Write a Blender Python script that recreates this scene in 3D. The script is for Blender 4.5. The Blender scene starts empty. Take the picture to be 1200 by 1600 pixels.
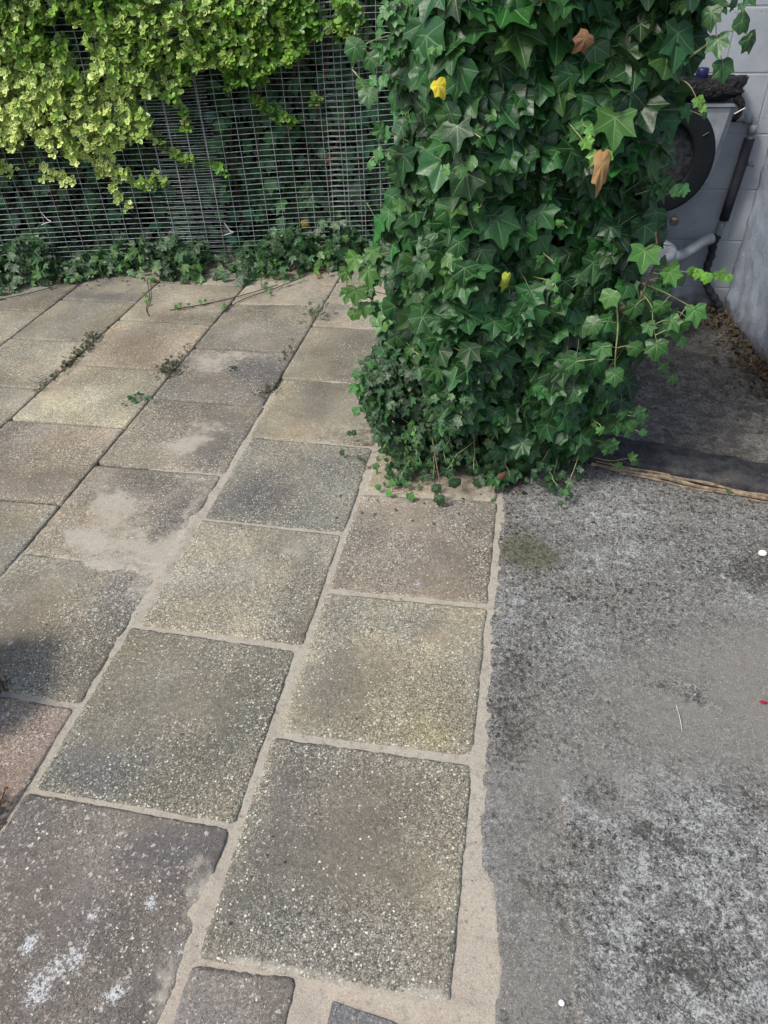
import bpy, math, random
import numpy as np
from mathutils import Matrix, Vector

random.seed(7)
RNG = np.random.default_rng(11)
scene = bpy.context.scene
C = bpy.data.collections.new("patio"); scene.collection.children.link(C)

# ------------------------------------------------------------------ camera
cam = bpy.data.cameras.new("camera"); co = bpy.data.objects.new("camera", cam); C.objects.link(co)
RI = Vector((0.98321717, 0.17949217, -0.03265827)); UP = Vector((-0.08944384, 0.63027223, 0.77120472)); FW = Vector((-0.15900881, 0.75534064, -0.63574894))
co.matrix_world = Matrix(((RI.x, UP.x, -FW.x, 0), (RI.y, UP.y, -FW.y, 0), (RI.z, UP.z, -FW.z, 1.86546), (0, 0, 0, 1)))
cam.sensor_fit = 'VERTICAL'; cam.sensor_height = 36.0; cam.lens = 36.0 * 1108.685 / 1600.0
cam.clip_start = 0.02; cam.clip_end = 500
scene.camera = co

# ------------------------------------------------------------------ world, sun, exposure
SUN = Vector((-0.50, -0.42, 0.86)).normalized()
elev = math.asin(SUN.z)
w = bpy.data.worlds.new("World"); scene.world = w; w.use_nodes = True
nt = w.node_tree; nt.nodes.clear()
sky = nt.nodes.new("ShaderNodeTexSky"); sky.sky_type = 'NISHITA'; sky.sun_disc = False
sky.sun_elevation = elev; sky.sun_rotation = math.atan2(SUN.x, SUN.y)
sky.air_density = 1.0; sky.dust_density = 3.0; sky.ozone_density = 1.0
bg = nt.nodes.new("ShaderNodeBackground"); bg.inputs[1].default_value = 0.145
wo = nt.nodes.new("ShaderNodeOutputWorld")
nt.links.new(sky.outputs[0], bg.inputs[0]); nt.links.new(bg.outputs[0], wo.inputs[0])
sl = bpy.data.lights.new("sun", 'SUN'); sl.energy = 2.4; sl.angle = math.radians(12); sl.color = (1, 0.95, 0.87)
so = bpy.data.objects.new("sun", sl); C.objects.link(so); so.rotation_euler = SUN.to_track_quat('Z', 'Y').to_euler()
so.location = (-3, -3, 6)
scene.view_settings.view_transform = 'Standard'; scene.view_settings.look = 'None'
scene.view_settings.exposure = 0.48; scene.view_settings.gamma = 1.0
scene.cycles.max_bounces = 6; scene.cycles.diffuse_bounces = 3; scene.cycles.transparent_max_bounces = 4

# ------------------------------------------------------------------ numpy noise
_P = np.random.default_rng(3).random((256, 256))
def vnoise(x, y):
    xi = np.floor(x).astype(int); yi = np.floor(y).astype(int); fx = x - xi; fy = y - yi
    fx = fx * fx * (3 - 2 * fx); fy = fy * fy * (3 - 2 * fy)
    a = _P[xi % 256, yi % 256]; b = _P[(xi + 1) % 256, yi % 256]; c = _P[xi % 256, (yi + 1) % 256]; d = _P[(xi + 1) % 256, (yi + 1) % 256]
    return (a * (1 - fx) + b * fx) * (1 - fy) + (c * (1 - fx) + d * fx) * fy
def fbm(x, y, o=4):
    s = 0; a = .5; t = 0
    for k in range(o):
        s = s + a * vnoise(x * 2 ** k + 17.3 * k, y * 2 ** k + 5.1 * k); t += a; a *= .5
    return s / t
def sstep(a, b, x):
    t = np.clip((x - a) / (b - a), 0, 1); return t * t * (3 - 2 * t)

# ------------------------------------------------------------------ object helpers
def tag(o, label=None, cat=None, group=None, kind=None):
    if label: o["label"] = label
    if cat: o["category"] = cat
    if group: o["group"] = group
    if kind: o["kind"] = kind
    return o
def empty(name, loc, label=None, cat=None, group=None, rz=0):
    o = bpy.data.objects.new(name, None); C.objects.link(o); o.location = loc; o.rotation_euler = (0, 0, rz)
    o.empty_display_size = .05
    return tag(o, label, cat, group)
def mesh_obj(name, V, F, mat, parent=None, attrs=None, smooth=False, origin=None):
    V = np.asarray(V, float).reshape(-1, 3)
    if parent is not None and origin is None: V = V - np.array(parent.location)[None]
    if origin is not None and parent is None: V = V - np.array(origin)[None]
    me = bpy.data.meshes.new(name)
    F = [F] if isinstance(F, np.ndarray) else F
    if F and isinstance(F[0], np.ndarray):      # list of arrays of equal-sided faces
        li = np.concatenate([f.ravel() for f in F]); sizes = np.concatenate([np.full(len(f), f.shape[1]) for f in F])
        me.vertices.add(len(V)); me.vertices.foreach_set("co", V.ravel())
        me.loops.add(len(li)); me.loops.foreach_set("vertex_index", li.astype(np.int32))
        me.polygons.add(len(sizes)); st = np.concatenate([[0], np.cumsum(sizes)[:-1]])
        me.polygons.foreach_set("loop_start", st.astype(np.int32)); me.polygons.foreach_set("loop_total", sizes.astype(np.int32))
        me.update(calc_edges=True)
    else:
        me.from_pydata([tuple(v) for v in V], [], [tuple(f) for f in F]); me.update()
    if attrs:
        for k, a in attrs.items():
            a = np.asarray(a, float)
            if a.ndim == 1: at = me.attributes.new(k, 'FLOAT', 'POINT'); at.data.foreach_set("value", a)
            elif a.shape[1] == 3: at = me.attributes.new(k, 'FLOAT_VECTOR', 'POINT'); at.data.foreach_set("vector", a.ravel())
            else: at = me.attributes.new(k, 'FLOAT_COLOR', 'POINT'); at.data.foreach_set("color", a.ravel())
    if smooth: me.polygons.foreach_set("use_smooth", np.ones(len(me.polygons), bool))
    me.materials.append(mat)
    o = bpy.data.objects.new(name, me); C.objects.link(o)
    if parent is not None: o.parent = parent
    elif origin is not None: o.location = origin
    return o
class MB:
    def __init__(s): s.v = []; s.f = []
    def add(s, V, F):
        b = len(s.v); s.v += [tuple(p) for p in V]; s.f += [tuple(i + b for i in f) for f in F]
    def box(s, c, d, M=None, bev=0.0):
        x, y, z = d[0] / 2, d[1] / 2, d[2] / 2; b = min(bev, x * .9, y * .9, z * .9)
        if b <= 0:
            V = [Vector((i * x, j * y, k * z)) for k in (-1, 1) for j in (-1, 1) for i in (-1, 1)]
            F = [(0, 2, 3, 1), (4, 5, 7, 6), (0, 1, 5, 4), (2, 6, 7, 3), (0, 4, 6, 2), (1, 3, 7, 5)]
        else:
            V = []; F = []
            def ring(hx, hy, zz): 
                r = []
                for (sx, sy) in ((-1, -1), (1, -1), (1, 1), (-1, 1)):
                    for q in ((1, 0), (0, 1)) if sx * sy > 0 else ((0, 1), (1, 0)):
                        r.append(Vector((sx * (hx - b * q[1] * 1.0), sy * (hy - b * q[0] * 1.0), zz)))
                return r
            R = [ring(x - b, y - b, -z), ring(x, y, -z + b), ring(x, y, z - b), ring(x - b, y - b, z)]
            for r in R: V += r
            for k in range(3):
                for i in range(8): F.append((k * 8 + i, k * 8 + (i + 1) % 8, k * 8 + 8 + (i + 1) % 8, k * 8 + 8 + i))
            F.append(tuple(range(7, -1, -1))); F.append(tuple(range(24, 32)))
        M = M or Matrix()
        s.add([M @ v + Vector(c) if M else v for v in V], F)
    def tube(s, pts, r, n=8, cap=True):
        pts = [Vector(p) for p in pts]; rs = r if isinstance(r, (list, tuple)) else [r] * len(pts)
        V = []; F = []; prev = None
        for i, p in enumerate(pts):
            t = (pts[min(i + 1, len(pts) - 1)] - pts[max(i - 1, 0)]).normalized()
            a = prev if prev is not None else Vector((0, 0, 1)) if abs(t.z) < .9 else Vector((1, 0, 0))
            b = t.cross(a).normalized(); a = b.cross(t).normalized(); prev = a
            for k in range(n):
                q = 2 * math.pi * k / n; V.append(p + (a * math.cos(q) + b * math.sin(q)) * rs[i])
        for i in range(len(pts) - 1):
            for k in range(n): F.append((i * n + k, i * n + (k + 1) % n, (i + 1) * n + (k + 1) % n, (i + 1) * n + k))
        if cap: F.append(tuple(range(n - 1, -1, -1))); F.append(tuple(range((len(pts) - 1) * n, len(pts) * n)))
        s.add(V, F)
    def build(s, name, mat, parent=None, smooth=False, origin=None):
        return mesh_obj(name, s.v, s.f, mat, parent, smooth=smooth, origin=origin)
def spline(pts, n=8):
    P = [Vector(p) for p in pts]; out = []
    for i in range(len(P) - 1):
        p0 = P[max(i - 1, 0)]; p1 = P[i]; p2 = P[i + 1]; p3 = P[min(i + 2, len(P) - 1)]
        for k in range(n):
            t = k / n
            out.append(.5 * ((2 * p1) + (p2 - p0) * t + (2 * p0 - 5 * p1 + 4 * p2 - p3) * t * t + (3 * p1 - p0 - 3 * p2 + p3) * t ** 3))
    out.append(P[-1]); return out

# ------------------------------------------------------------------ node helpers
class NG:
    def __init__(s, name):
        s.m = bpy.data.materials.new(name); s.m.use_nodes = True; s.t = s.m.node_tree; s.t.nodes.clear()
        s.out = s.t.nodes.new("ShaderNodeOutputMaterial"); s.p = s.t.nodes.new("ShaderNodeBsdfPrincipled")
        s.t.links.new(s.p.outputs[0], s.out.inputs[0])
        s.pos = s.t.nodes.new("ShaderNodeNewGeometry").outputs["Position"]
    def L(s, a, b): s.t.links.new(a, b)
    def n(s, typ, **k):
        nd = s.t.nodes.new(typ)
        for a, b in k.items(): setattr(nd, a, b)
        return nd
    def put(s, sock, v):
        if isinstance(v, bpy.types.NodeSocket): s.L(v, sock)
        elif isinstance(v, (tuple, list)) and len(v) == 3 and sock.type == 'RGBA': sock.default_value = (*v, 1)
        else: sock.default_value = v
    def math(s, op, a, b=0.0, c=0.0, clamp=False):
        nd = s.n("ShaderNodeMath", operation=op); nd.use_clamp = clamp
        s.put(nd.inputs[0], a); s.put(nd.inputs[1], b); s.put(nd.inputs[2], c); return nd.outputs[0]
    def mix(s, f, a, b, mode='MIX'):
        nd = s.n("ShaderNodeMix", data_type='RGBA', blend_type=mode)
        s.put(nd.inputs[0], f); s.put(nd.inputs[6], a); s.put(nd.inputs[7], b); return nd.outputs[2]
    def noise(s, scale, detail=4, rough=.6, vec=None, off=None, dist=0.0):
        nd = s.n("ShaderNodeTexNoise"); nd.inputs["Scale"].default_value = scale; nd.inputs["Detail"].default_value = detail
        nd.inputs["Roughness"].default_value = rough; nd.inputs["Distortion"].default_value = dist
        v = vec or s.pos
        if off:
            a = s.n("ShaderNodeVectorMath", operation='ADD'); s.L(v, a.inputs[0]); a.inputs[1].default_value = off; v = a.outputs[0]
        s.L(v, nd.inputs["Vector"]); return nd.outputs[0]
    def voro(s, scale, vec=None, feature='F1', rnd=1.0):
        nd = s.n("ShaderNodeTexVoronoi", feature=feature); nd.inputs["Scale"].default_value = scale; nd.inputs["Randomness"].default_value = rnd
        s.L(vec or s.pos, nd.inputs["Vector"]); return nd
    def ss(s, a, b, x):
        nd = s.n("ShaderNodeMapRange", interpolation_type='SMOOTHSTEP'); s.put(nd.inputs[0], x); s.put(nd.inputs[1], a); s.put(nd.inputs[2], b); return nd.outputs[0]
    def attr(s, name): return s.n("ShaderNodeAttribute", attribute_name=name)
    def sep(s, c):
        nd = s.n("ShaderNodeSeparateColor"); s.L(c, nd.inputs[0]); return nd.outputs
    def warp(s, amt, scale):
        nz = s.n("ShaderNodeTexNoise"); nz.inputs["Scale"].default_value = scale; nz.inputs["Detail"].default_value = 2; s.L(s.pos, nz.inputs["Vector"])
        a = s.n("ShaderNodeVectorMath", operation='MULTIPLY_ADD'); s.L(nz.outputs[1], a.inputs[0]); a.inputs[1].default_value = (amt,) * 3; s.L(s.pos, a.inputs[2]); return a.outputs[0]
    def bump(s, h, strength=.5, dist=.002):
        nd = s.n("ShaderNodeBump"); nd.inputs["Strength"].default_value = strength; nd.inputs["Distance"].default_value = dist
        s.L(h, nd.inputs["Height"]); s.L(nd.outputs[0], s.p.inputs["Normal"]); return nd
    def base(s, c, rough=.8, spec=.3, metal=0.0):
        s.put(s.p.inputs["Base Color"], c); s.put(s.p.inputs["Roughness"], rough); s.put(s.p.inputs["Specular IOR Level"], spec); s.put(s.p.inputs["Metallic"], metal)

def simple(name, col, rough=.6, spec=.4, metal=0.0, var=.25, scale=30, bump=.2):
    g = NG(name); nz = g.noise(scale, 5)
    g.base(g.mix(g.ss(.3, .7, nz), tuple(c * (1 - var) for c in col), tuple(min(1, c * (1 + var)) for c in col)), rough, spec, metal)
    g.bump(g.noise(scale * 4, 4), bump, .001); return g.m

# exposed-aggregate paving slab.  attributes: tint (colour), fx = (sand, chip density, coarse, chalk)
def slab_material():
    g = NG("exposed_aggregate"); tint = g.attr("tint").outputs[0]; fx = g.attr("fx"); R, G, B = g.sep(fx.outputs[0])[:3]; A = fx.outputs["Alpha"]
    n1 = g.noise(9, 5, .65); n2 = g.noise(55, 4, .7, off=(3, 1, 0)); n3 = g.noise(420, 2, .6)
    base = g.mix(g.ss(.3, .72, n1), g.mix(.28, tint, (.02, .02, .018), 'MIX'), tint)
    base = g.mix(g.ss(.35, .7, n2), g.mix(.25, base, (.03, .03, .03)), base)
    base = g.mix(g.ss(.35, .65, n3), g.mix(.4, base, (.04, .04, .035)), g.mix(.10, base, (.5, .48, .42)))
    wv = g.warp(.009, 230)
    def chips(scale, lo, hi, k, wv=wv):
        v = g.voro(scale, wv); rnd = g.sep(v.outputs["Color"])
        size = g.math('MULTIPLY_ADD', rnd[1], hi - lo, lo)
        shape = g.math('SUBTRACT', 1.0, g.ss(g.math('MULTIPLY', size, .75), size, v.outputs["Distance"]))
        on = g.ss(0.0, .08, g.math('SUBTRACT', g.math('MULTIPLY', g.math('MULTIPLY_ADD', g.ss(.25, .75, n2), .8, .55), k), rnd[0]))
        return g.math('MULTIPLY', shape, on), rnd
    fine_k = g.math('MULTIPLY', G, g.math('SUBTRACT', 1.0, g.math('MULTIPLY', B, .45)))
    vg = g.voro(300, g.warp(.006, 300)); rg = g.sep(vg.outputs["Color"]); vh = g.voro(170, g.warp(.01, 200)); rh = g.sep(vh.outputs["Color"])
    gr = g.math('MULTIPLY_ADD', g.math('POWER', rg[0], 2.0), 1.0, .62); gr2 = g.math('MULTIPLY_ADD', g.math('POWER', rh[1], 1.6), .8, .68)
    cmb = g.n("ShaderNodeCombineColor"); gg = g.math('MULTIPLY_ADD', g.math('SUBTRACT', g.math('MULTIPLY', gr, gr2), 1.0), g.math('MULTIPLY_ADD', G, .75, .28, True), 1.0)
    for i_ in range(3): g.L(gg, cmb.inputs[i_])
    base = g.mix(1.0, base, cmb.outputs[0], 'MULTIPLY')
    m1, r1 = chips(140, .22, .56, fine_k); m2, r2 = chips(210, .25, .55, g.math('MULTIPLY', fine_k, 1.05)); m3, r3 = chips(70, .25, .55, g.math('MULTIPLY', B, .6), g.warp(.024, 95))
    ccol = g.mix(g.math('POWER', r1[2], 1.8), g.mix(.55, (.42, .39, .30), tint), (.70, .68, .57)); c2 = g.mix(r2[2], g.mix(.5, (.36, .34, .27), tint), (.46, .445, .37)); c3 = g.mix(r3[2], (.30, .24, .21), (.46, .44, .40))
    col = g.mix(g.math('MULTIPLY', m2, .8), base, c2); col = g.mix(g.math('MULTIPLY', m3, .75), col, c3); col = g.mix(g.math('MULTIPLY', m1, .95), col, ccol)
    # small dark pits
    vd = g.voro(150, g.warp(.003, 90)); rd = g.sep(vd.outputs["Color"])
    pit = g.math('MULTIPLY', g.math('SUBTRACT', 1.0, g.ss(.18, .34, vd.outputs["Distance"])), g.ss(.72, .8, rd[0]))
    col = g.mix(g.math('MULTIPLY', pit, .55), col, (.035, .033, .03))
    # sand lying on top
    sn = g.noise(26, 5, .7, off=(9, 2, 0)); sm = g.ss(.25, 1.15, g.math('ADD', R, g.math('MULTIPLY', g.math('SUBTRACT', sn, .5), 2.4)))
    sand = g.mix(g.noise(500, 2), (.29, .265, .22), (.43, .40, .335))
    col = g.mix(g.math('MULTIPLY', sm, .78), col, sand)
    # chalky lichen spots
    ck = g.ss(.45, .62, g.math('ADD', A, g.math('MULTIPLY', g.math('SUBTRACT', g.noise(150, 5, .8), .5), 2.2)))
    col = g.mix(g.math('MULTIPLY', ck, .8), col, (.55, .57, .57))
    g.base(col, g.math('MULTIPLY_ADD', sm, .1, .82), .25)
    h = g.math('ADD', g.math('MULTIPLY', m1, .8), g.math('MULTIPLY', m2, .5)); h = g.math('ADD', h, g.math('MULTIPLY', m3, .9)); h = g.math('SUBTRACT', h, pit)
    h = g.math('MULTIPLY', h, g.math('SUBTRACT', 1.0, g.math('MULTIPLY', sm, .85))); h = g.math('ADD', h, g.math('MULTIPLY', n3, .8)); h = g.math('ADD', h, g.math('MULTIPLY', n2, 1.0))
    g.bump(h, .75, .0022); return g.m
M_SLAB = slab_material()

def bed_material():
    g = NG("jointing_sand_mortar"); a = g.attr("fx"); R, G, B = g.sep(a.outputs[0])[:3]
    n1 = g.noise(14, 5, .6); n2 = g.noise(260, 3, .7)
    col = g.mix(n2, (.22, .20, .16), (.48, .445, .37)); col = g.mix(g.ss(.45, .75, n1), col, (.33, .29, .235)); col = g.mix(g.ss(.5, .72, g.noise(45, 5, .7, off=(2, 2, 2))), col, (.20, .18, .15)); col = g.mix(g.math('MULTIPLY', g.ss(.60, .66, g.noise(70, 6, .8, off=(6, 2, 2), dist=1.5)), .8), col, (.07, .06, .05))
    dk = g.ss(.40, .62, g.math('ADD', R, g.math('MULTIPLY', g.math('SUBTRACT', g.noise(40, 5, .7, off=(1, 5, 2)), .5), .7)))
    dirt = g.mix(g.noise(60, 4), (.018, .016, .012), (.07, .06, .045)); col = g.mix(dk, col, dirt)
    col = g.mix(g.math('MULTIPLY', G, .45), col, (.38, .31, .24))
    sp = g.voro(420, g.warp(.006, 300)); sc_ = g.sep(sp.outputs["Color"]); col = g.mix(g.math('MULTIPLY', g.ss(.80, .98, sc_[0]), .45), col, (.12, .10, .085)); col = g.mix(g.math('MULTIPLY', g.ss(.85, .98, sc_[1]), .5), col, (.52, .49, .43))
    g.base(col, .92, .15); g.bump(g.math('ADD', g.math('MULTIPLY', n2, .8), n1), .8, .003); return g.m
M_BED = bed_material()

# rough concrete. fx = (white chalk, dark, smooth, moss)
def concrete_material(name, dim=1.0, brown=0.0):
    g = NG(name); a = g.attr("fx"); R, G, B = g.sep(a.outputs[0])[:3]; A = a.outputs["Alpha"]
    n1 = g.noise(7, 6, .65); n2 = g.noise(48, 6, .72, off=(2, 7, 1)); n3 = g.noise(240, 4, .75)
    rough = g.math('SUBTRACT', 1.0, B)
    c0 = tuple(dim * c for c in (.076, .074, .066)); c1 = tuple(dim * c for c in (.150, .148, .134))
    col = g.mix(g.ss(.32, .68, n2), c0, c1)
    col = g.mix(g.math('MULTIPLY', g.ss(.38, .62, n3), .5), col, tuple(dim * c for c in (.35, .34, .315)))
    col = g.mix(g.math('MULTIPLY', g.ss(.5, .8, n1), .35), col, (.17 * dim, .15 * dim, .125 * dim))
    vp = g.voro(46, g.warp(.012, 60)); rp = g.sep(vp.outputs["Color"])
    peb = g.math('MULTIPLY', g.math('SUBTRACT', 1.0, g.ss(.32, .5, vp.outputs["Distance"])), g.math('MULTIPLY', g.ss(.55, .62, rp[0]), rough))
    pc = g.mix(g.ss(.5, .9, rp[1]), (.16, .165, .165), (.20, .135, .118)); col = g.mix(g.math('MULTIPLY', peb, .55), col, g.mix(.0, tuple(0 for _ in range(3)), pc))
    vg = g.voro(250, g.warp(.008, 250)); rg = g.sep(vg.outputs["Color"]); vh = g.voro(120, g.warp(.016, 130)); rh = g.sep(vh.outputs["Color"])
    ga = g.math('MULTIPLY', g.math('MULTIPLY_ADD', g.math('POWER', rg[0], 2.0), 1.1, .62), g.math('MULTIPLY_ADD', g.math('POWER', rh[1], 1.5), .8, .68))
    ga = g.math('ADD', g.math('MULTIPLY', ga, g.math('MULTIPLY_ADD', rough, .8, .2)), g.math('MULTIPLY', B, .8)); cmb = g.n("ShaderNodeCombineColor")
    for i_ in range(3): g.L(ga, cmb.inputs[i_])
    col = g.mix(1.0, col, cmb.outputs[0], 'MULTIPLY')
    # chalky white bloom, broken up finely
    wz = g.math('MULTIPLY_ADD', g.noise(22, 5, .75, off=(7, 4, 0)), .5, g.math('MULTIPLY', g.noise(75, 6, .8, off=(4, 4, 0)), .6)); wz2 = g.noise(150, 6, .85, off=(8, 0, 3), dist=.8)
    wsum = g.math('MULTIPLY_ADD', g.math('SUBTRACT', wz, .55), 1.5, g.math('MULTIPLY_ADD', g.math('SUBTRACT', wz2, .5), 1.9, g.math('MULTIPLY', R, .46)))
    wm = g.ss(.33, .53, wsum)
    wm = g.math('MULTIPLY', wm, g.math('SUBTRACT', 1.0, g.math('MULTIPLY', B, .8)))
    col = g.mix(g.math('MULTIPLY', wm, .72), col, (.50 * dim, .515 * dim, .495 * dim))
    col = g.mix(g.math('MULTIPLY', B, .5), col, g.mix(n3, (.13 * dim, .123 * dim, .108 * dim), (.20 * dim, .19 * dim, .167 * dim)))
    dk = g.ss(.50, .85, g.math('ADD', G, g.math('MULTIPLY', g.math('SUBTRACT', g.noise(70, 6, .8, off=(0, 3, 9), dist=.5), .5), 3.2)))
    col = g.mix(g.math('MULTIPLY', dk, .72), col, (.04, .037, .028))
    # pits
    vd = g.voro(70, g.warp(.022, 75)); rd = g.sep(vd.outputs["Color"])
    pit = g.math('MULTIPLY', g.math('MULTIPLY', g.math('SUBTRACT', 1.0, g.ss(.2, .42, vd.outputs["Distance"])), g.ss(.80, .88, rd[0])), rough)
    col = g.mix(g.math('MULTIPLY', pit, .7), col, (.028, .026, .022))
    vs = g.voro(230, g.warp(.004, 120)); rs = g.sep(vs.outputs["Color"])
    sp = g.math('MULTIPLY', g.math('SUBTRACT', 1.0, g.ss(.2, .4, vs.outputs["Distance"])), g.ss(.93, .96, rs[0])); col = g.mix(g.math('MULTIPLY', sp, .7), col, (.6, .59, .56))
    sd = g.math('MULTIPLY', g.math('SUBTRACT', 1.0, g.ss(.2, .45, vs.outputs["Distance"])), g.ss(.86, .9, rs[1])); col = g.mix(g.math('MULTIPLY', sd, .6), col, (.03, .03, .026))
    ms = g.ss(.4, 1.0, g.math('ADD', A, g.math('MULTIPLY', g.math('SUBTRACT', n2, .5), .6))); col = g.mix(g.math('MULTIPLY', ms, .7), col, (.075, .08, .03))
    if brown: col = g.mix(g.math('MULTIPLY', g.ss(.4, .6, g.noise(11, 6, .75, off=(5, 5, 5))), brown), col, (.045, .034, .026))
    g.base(col, .88, .22)
    h = g.math('ADD', g.math('MULTIPLY', n2, 1.4), g.math('MULTIPLY', n3, .7)); h = g.math('ADD', h, g.math('MULTIPLY', peb, .5)); h = g.math('SUBTRACT', h, g.math('MULTIPLY', pit, 1.2)); h = g.math('ADD', h, g.math('MULTIPLY', wm, .3))
    h = g.math('MULTIPLY', h, g.math('MULTIPLY_ADD', rough, .8, .2))
    g.bump(h, .9, .005); return g.m
M_CONC = concrete_material("rough_concrete"); M_CONC_DARK = concrete_material("dirty_concrete", .95, .6)

# leaf with veins. lp = (u, v, age) ; col = leaf colour
def ivy_material(name, veins=True, gloss=.38, trans=.22, veinmix=.55):
    g = NG(name); c = g.attr("col"); col = c.outputs[0]; lp = g.attr("lp").outputs["Vector"]
    sx = g.n("ShaderNodeSeparateXYZ"); g.L(lp, sx.inputs[0]); u, v = sx.outputs[0], sx.outputs[1]; au = g.math('ABSOLUTE', u)
    tot = None
    if veins:
        for ang, wd in ((0, .038), (52, .032), (108, .028)):
            ca, sa = math.cos(math.radians(ang)), math.sin(math.radians(ang))
            cr = g.math('ABSOLUTE', g.math('SUBTRACT', g.math('MULTIPLY', au, ca), g.math('MULTIPLY', v, sa)))
            dt = g.math('ADD', g.math('MULTIPLY', au, sa), g.math('MULTIPLY', v, ca))
            wdt = g.math('MULTIPLY', g.math('SUBTRACT', 1.15, dt), wd)
            m = g.math('MULTIPLY', g.math('SUBTRACT', 1.0, g.ss(g.math('MULTIPLY', wdt, .35), wdt, cr)), g.math('GREATER_THAN', dt, 0.0))
            tot = m if tot is None else g.math('MAXIMUM', tot, m)
            # side veins
            f = g.math('FRACT', g.math('MULTIPLY', g.math('SUBTRACT', dt, g.math('MULTIPLY', cr, .9)), 6.5))
            sv = g.math('MULTIPLY', g.math('MULTIPLY', g.ss(.86, .96, f), g.math('GREATER_THAN', dt, .06)), g.math('LESS_THAN', cr, .26))
            tot = g.math('MAXIMUM', tot, g.math('MULTIPLY', sv, .28))
        blot = g.noise(60, 4, .7)
        col = g.mix(g.math('MULTIPLY', g.ss(.35, .7, blot), .35), col, g.mix(.5, col, (.01, .03, .01)))
        vc = g.mix(.3, g.mix(.5, col, (.24, .42, .16)), (.22, .34, .16)); col = g.mix(g.math('MULTIPLY', tot, veinmix), col, vc)
    g.base(col, gloss, .42)
    g.put(g.p.inputs["Roughness"], g.math('MULTIPLY_ADD', g.noise(35, 3), .25, gloss - .1))
    tr = g.n("ShaderNodeBsdfTranslucent"); g.L(g.mix(.5, col, (.12, .25, .03)), tr.inputs[0])
    mx = g.n("ShaderNodeMixShader"); mx.inputs[0].default_value = trans; g.L(g.p.outputs[0], mx.inputs[1]); g.L(tr.outputs[0], mx.inputs[2]); g.L(mx.outputs[0], g.out.inputs[0])
    h = g.noise(90, 3)
    if tot is not None: h = g.math('SUBTRACT', h, g.math('MULTIPLY', tot, .6))
    g.bump(h, .5, .002); return g.m
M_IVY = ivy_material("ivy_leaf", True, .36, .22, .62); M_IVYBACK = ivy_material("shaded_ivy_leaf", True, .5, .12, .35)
M_DEAD = ivy_material("dead_leaf", True, .7, .15, .4)
def euonymus_material():
    g = NG("variegated_leaf"); c = g.attr("col"); col = c.outputs[0]; A = c.outputs["Alpha"]; lp = g.attr("lp").outputs["Vector"]
    sx = g.n("ShaderNodeSeparateXYZ"); g.L(lp, sx.inputs[0]); au = g.math('ABSOLUTE', sx.outputs[0]); v = sx.outputs[1]
    e = g.math('MAXIMUM', au, g.math('MULTIPLY', g.math('ABSOLUTE', g.math('SUBTRACT', v, .5)), 1.85))
    nz = g.math('MULTIPLY', g.math('SUBTRACT', g.noise(160, 3), .5), .5)
    m = g.ss(.66, .80, g.math('ADD', g.math('ADD', e, nz), g.math('MULTIPLY', g.math('SUBTRACT', A, .5), .8)))
    mar = g.mix(A, (.30, .45, .08), (.72, .80, .28)); col = g.mix(m, col, mar)
    col = g.mix(g.math('MULTIPLY', g.math('SUBTRACT', 1.0, g.ss(.02, .08, au)), .3), col, (.3, .42, .12))
    g.base(col, .38, .45)
    tr = g.n("ShaderNodeBsdfTranslucent"); g.L(col, tr.inputs[0])
    mx = g.n("ShaderNodeMixShader"); mx.inputs[0].default_value = .25; g.L(g.p.outputs[0], mx.inputs[1]); g.L(tr.outputs[0], mx.inputs[2]); g.L(mx.outputs[0], g.out.inputs[0])
    return g.m
M_EUO = euonymus_material()
M_STEM = simple("ivy_stem", (.13, .085, .055), .75, .3, var=.4, scale=60)
M_PETIOLE = simple("green_petiole", (.22, .24, .10), .5, .4, var=.3, scale=40)
M_TWIG = simple("shrub_twig", (.07, .05, .035), .8, .2, var=.4, scale=60)
M_WIRE = simple("galvanised_wire", (.44, .47, .48), .45, .5, .4, var=.25, scale=25)
M_TIE = simple("pale_tie_wire", (.62, .62, .6), .5, .5, .2)
M_EARTH = simple("dark_earth", (.035, .028, .02), .95, .1, var=.5, scale=18, bump=.8)
M_WOOD = simple("splintered_wood", (.20, .155, .11), .8, .2, var=.5, scale=45, bump=.8)
M_BLACK = simple("black_plastic", (.004, .007, .009), .55, .25, var=.2)
M_LID = simple("dusty_black_plastic", (.018, .020, .023), .6, .3, var=.9, scale=38)
M_CER = simple("grubby_white_ceramic", (.27, .30, .33), .4, .4, var=.18, scale=14)
M_SLEEVE = simple("pipe_lagging_foam", (.028, .029, .038), .85, .2, var=.2, scale=60)
M_PIPE = simple("painted_pipe", (.20, .23, .24), .5, .4, var=.2, scale=30)
M_BRASS = simple("tarnished_metal", (.16, .15, .13), .4, .5, .8, var=.3)
M_BAG = NG("black_polythene")
_g = M_BAG; _g.base(_g.mix(_g.ss(.55, .7, _g.noise(22, 5, .7)), (.003, .003, .004), (.014, .013, .012)), .42, .3); _g.bump(_g.noise(30, 5, .6, dist=1.5), 1.0, .02); M_BAG = M_BAG.m
M_BLUE = simple("blue_plastic", (.004, .010, .06), .4, .5)
M_BRICK = simple("shade_dark_brickwork", (.04, .03, .025), .9, .2, var=.4, scale=12)  # brick colour kept near black to stand for shade behind the leaves
M_TERRA = simple("terracotta", (.33, .13, .07), .8, .25, var=.2, scale=20)
M_FELT = NG("bitumen_felt"); _g = M_FELT
_f = _g.mix(_g.ss(.35, .65, _g.noise(20, 6, .7)), (.013, .014, .017), (.045, .045, .046)); _f = _g.mix(_g.ss(.58, .72, _g.noise(13, 6, .75, off=(3, 3, 3))), _f, (.07, .055, .042)); _f = _g.mix(_g.ss(.66, .72, _g.noise(160, 3)), _f, (.16, .155, .15))
_g.base(_f, .7, .35); _g.bump(_g.noise(45, 6, .7), .9, .006); M_FELT = M_FELT.m

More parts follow.
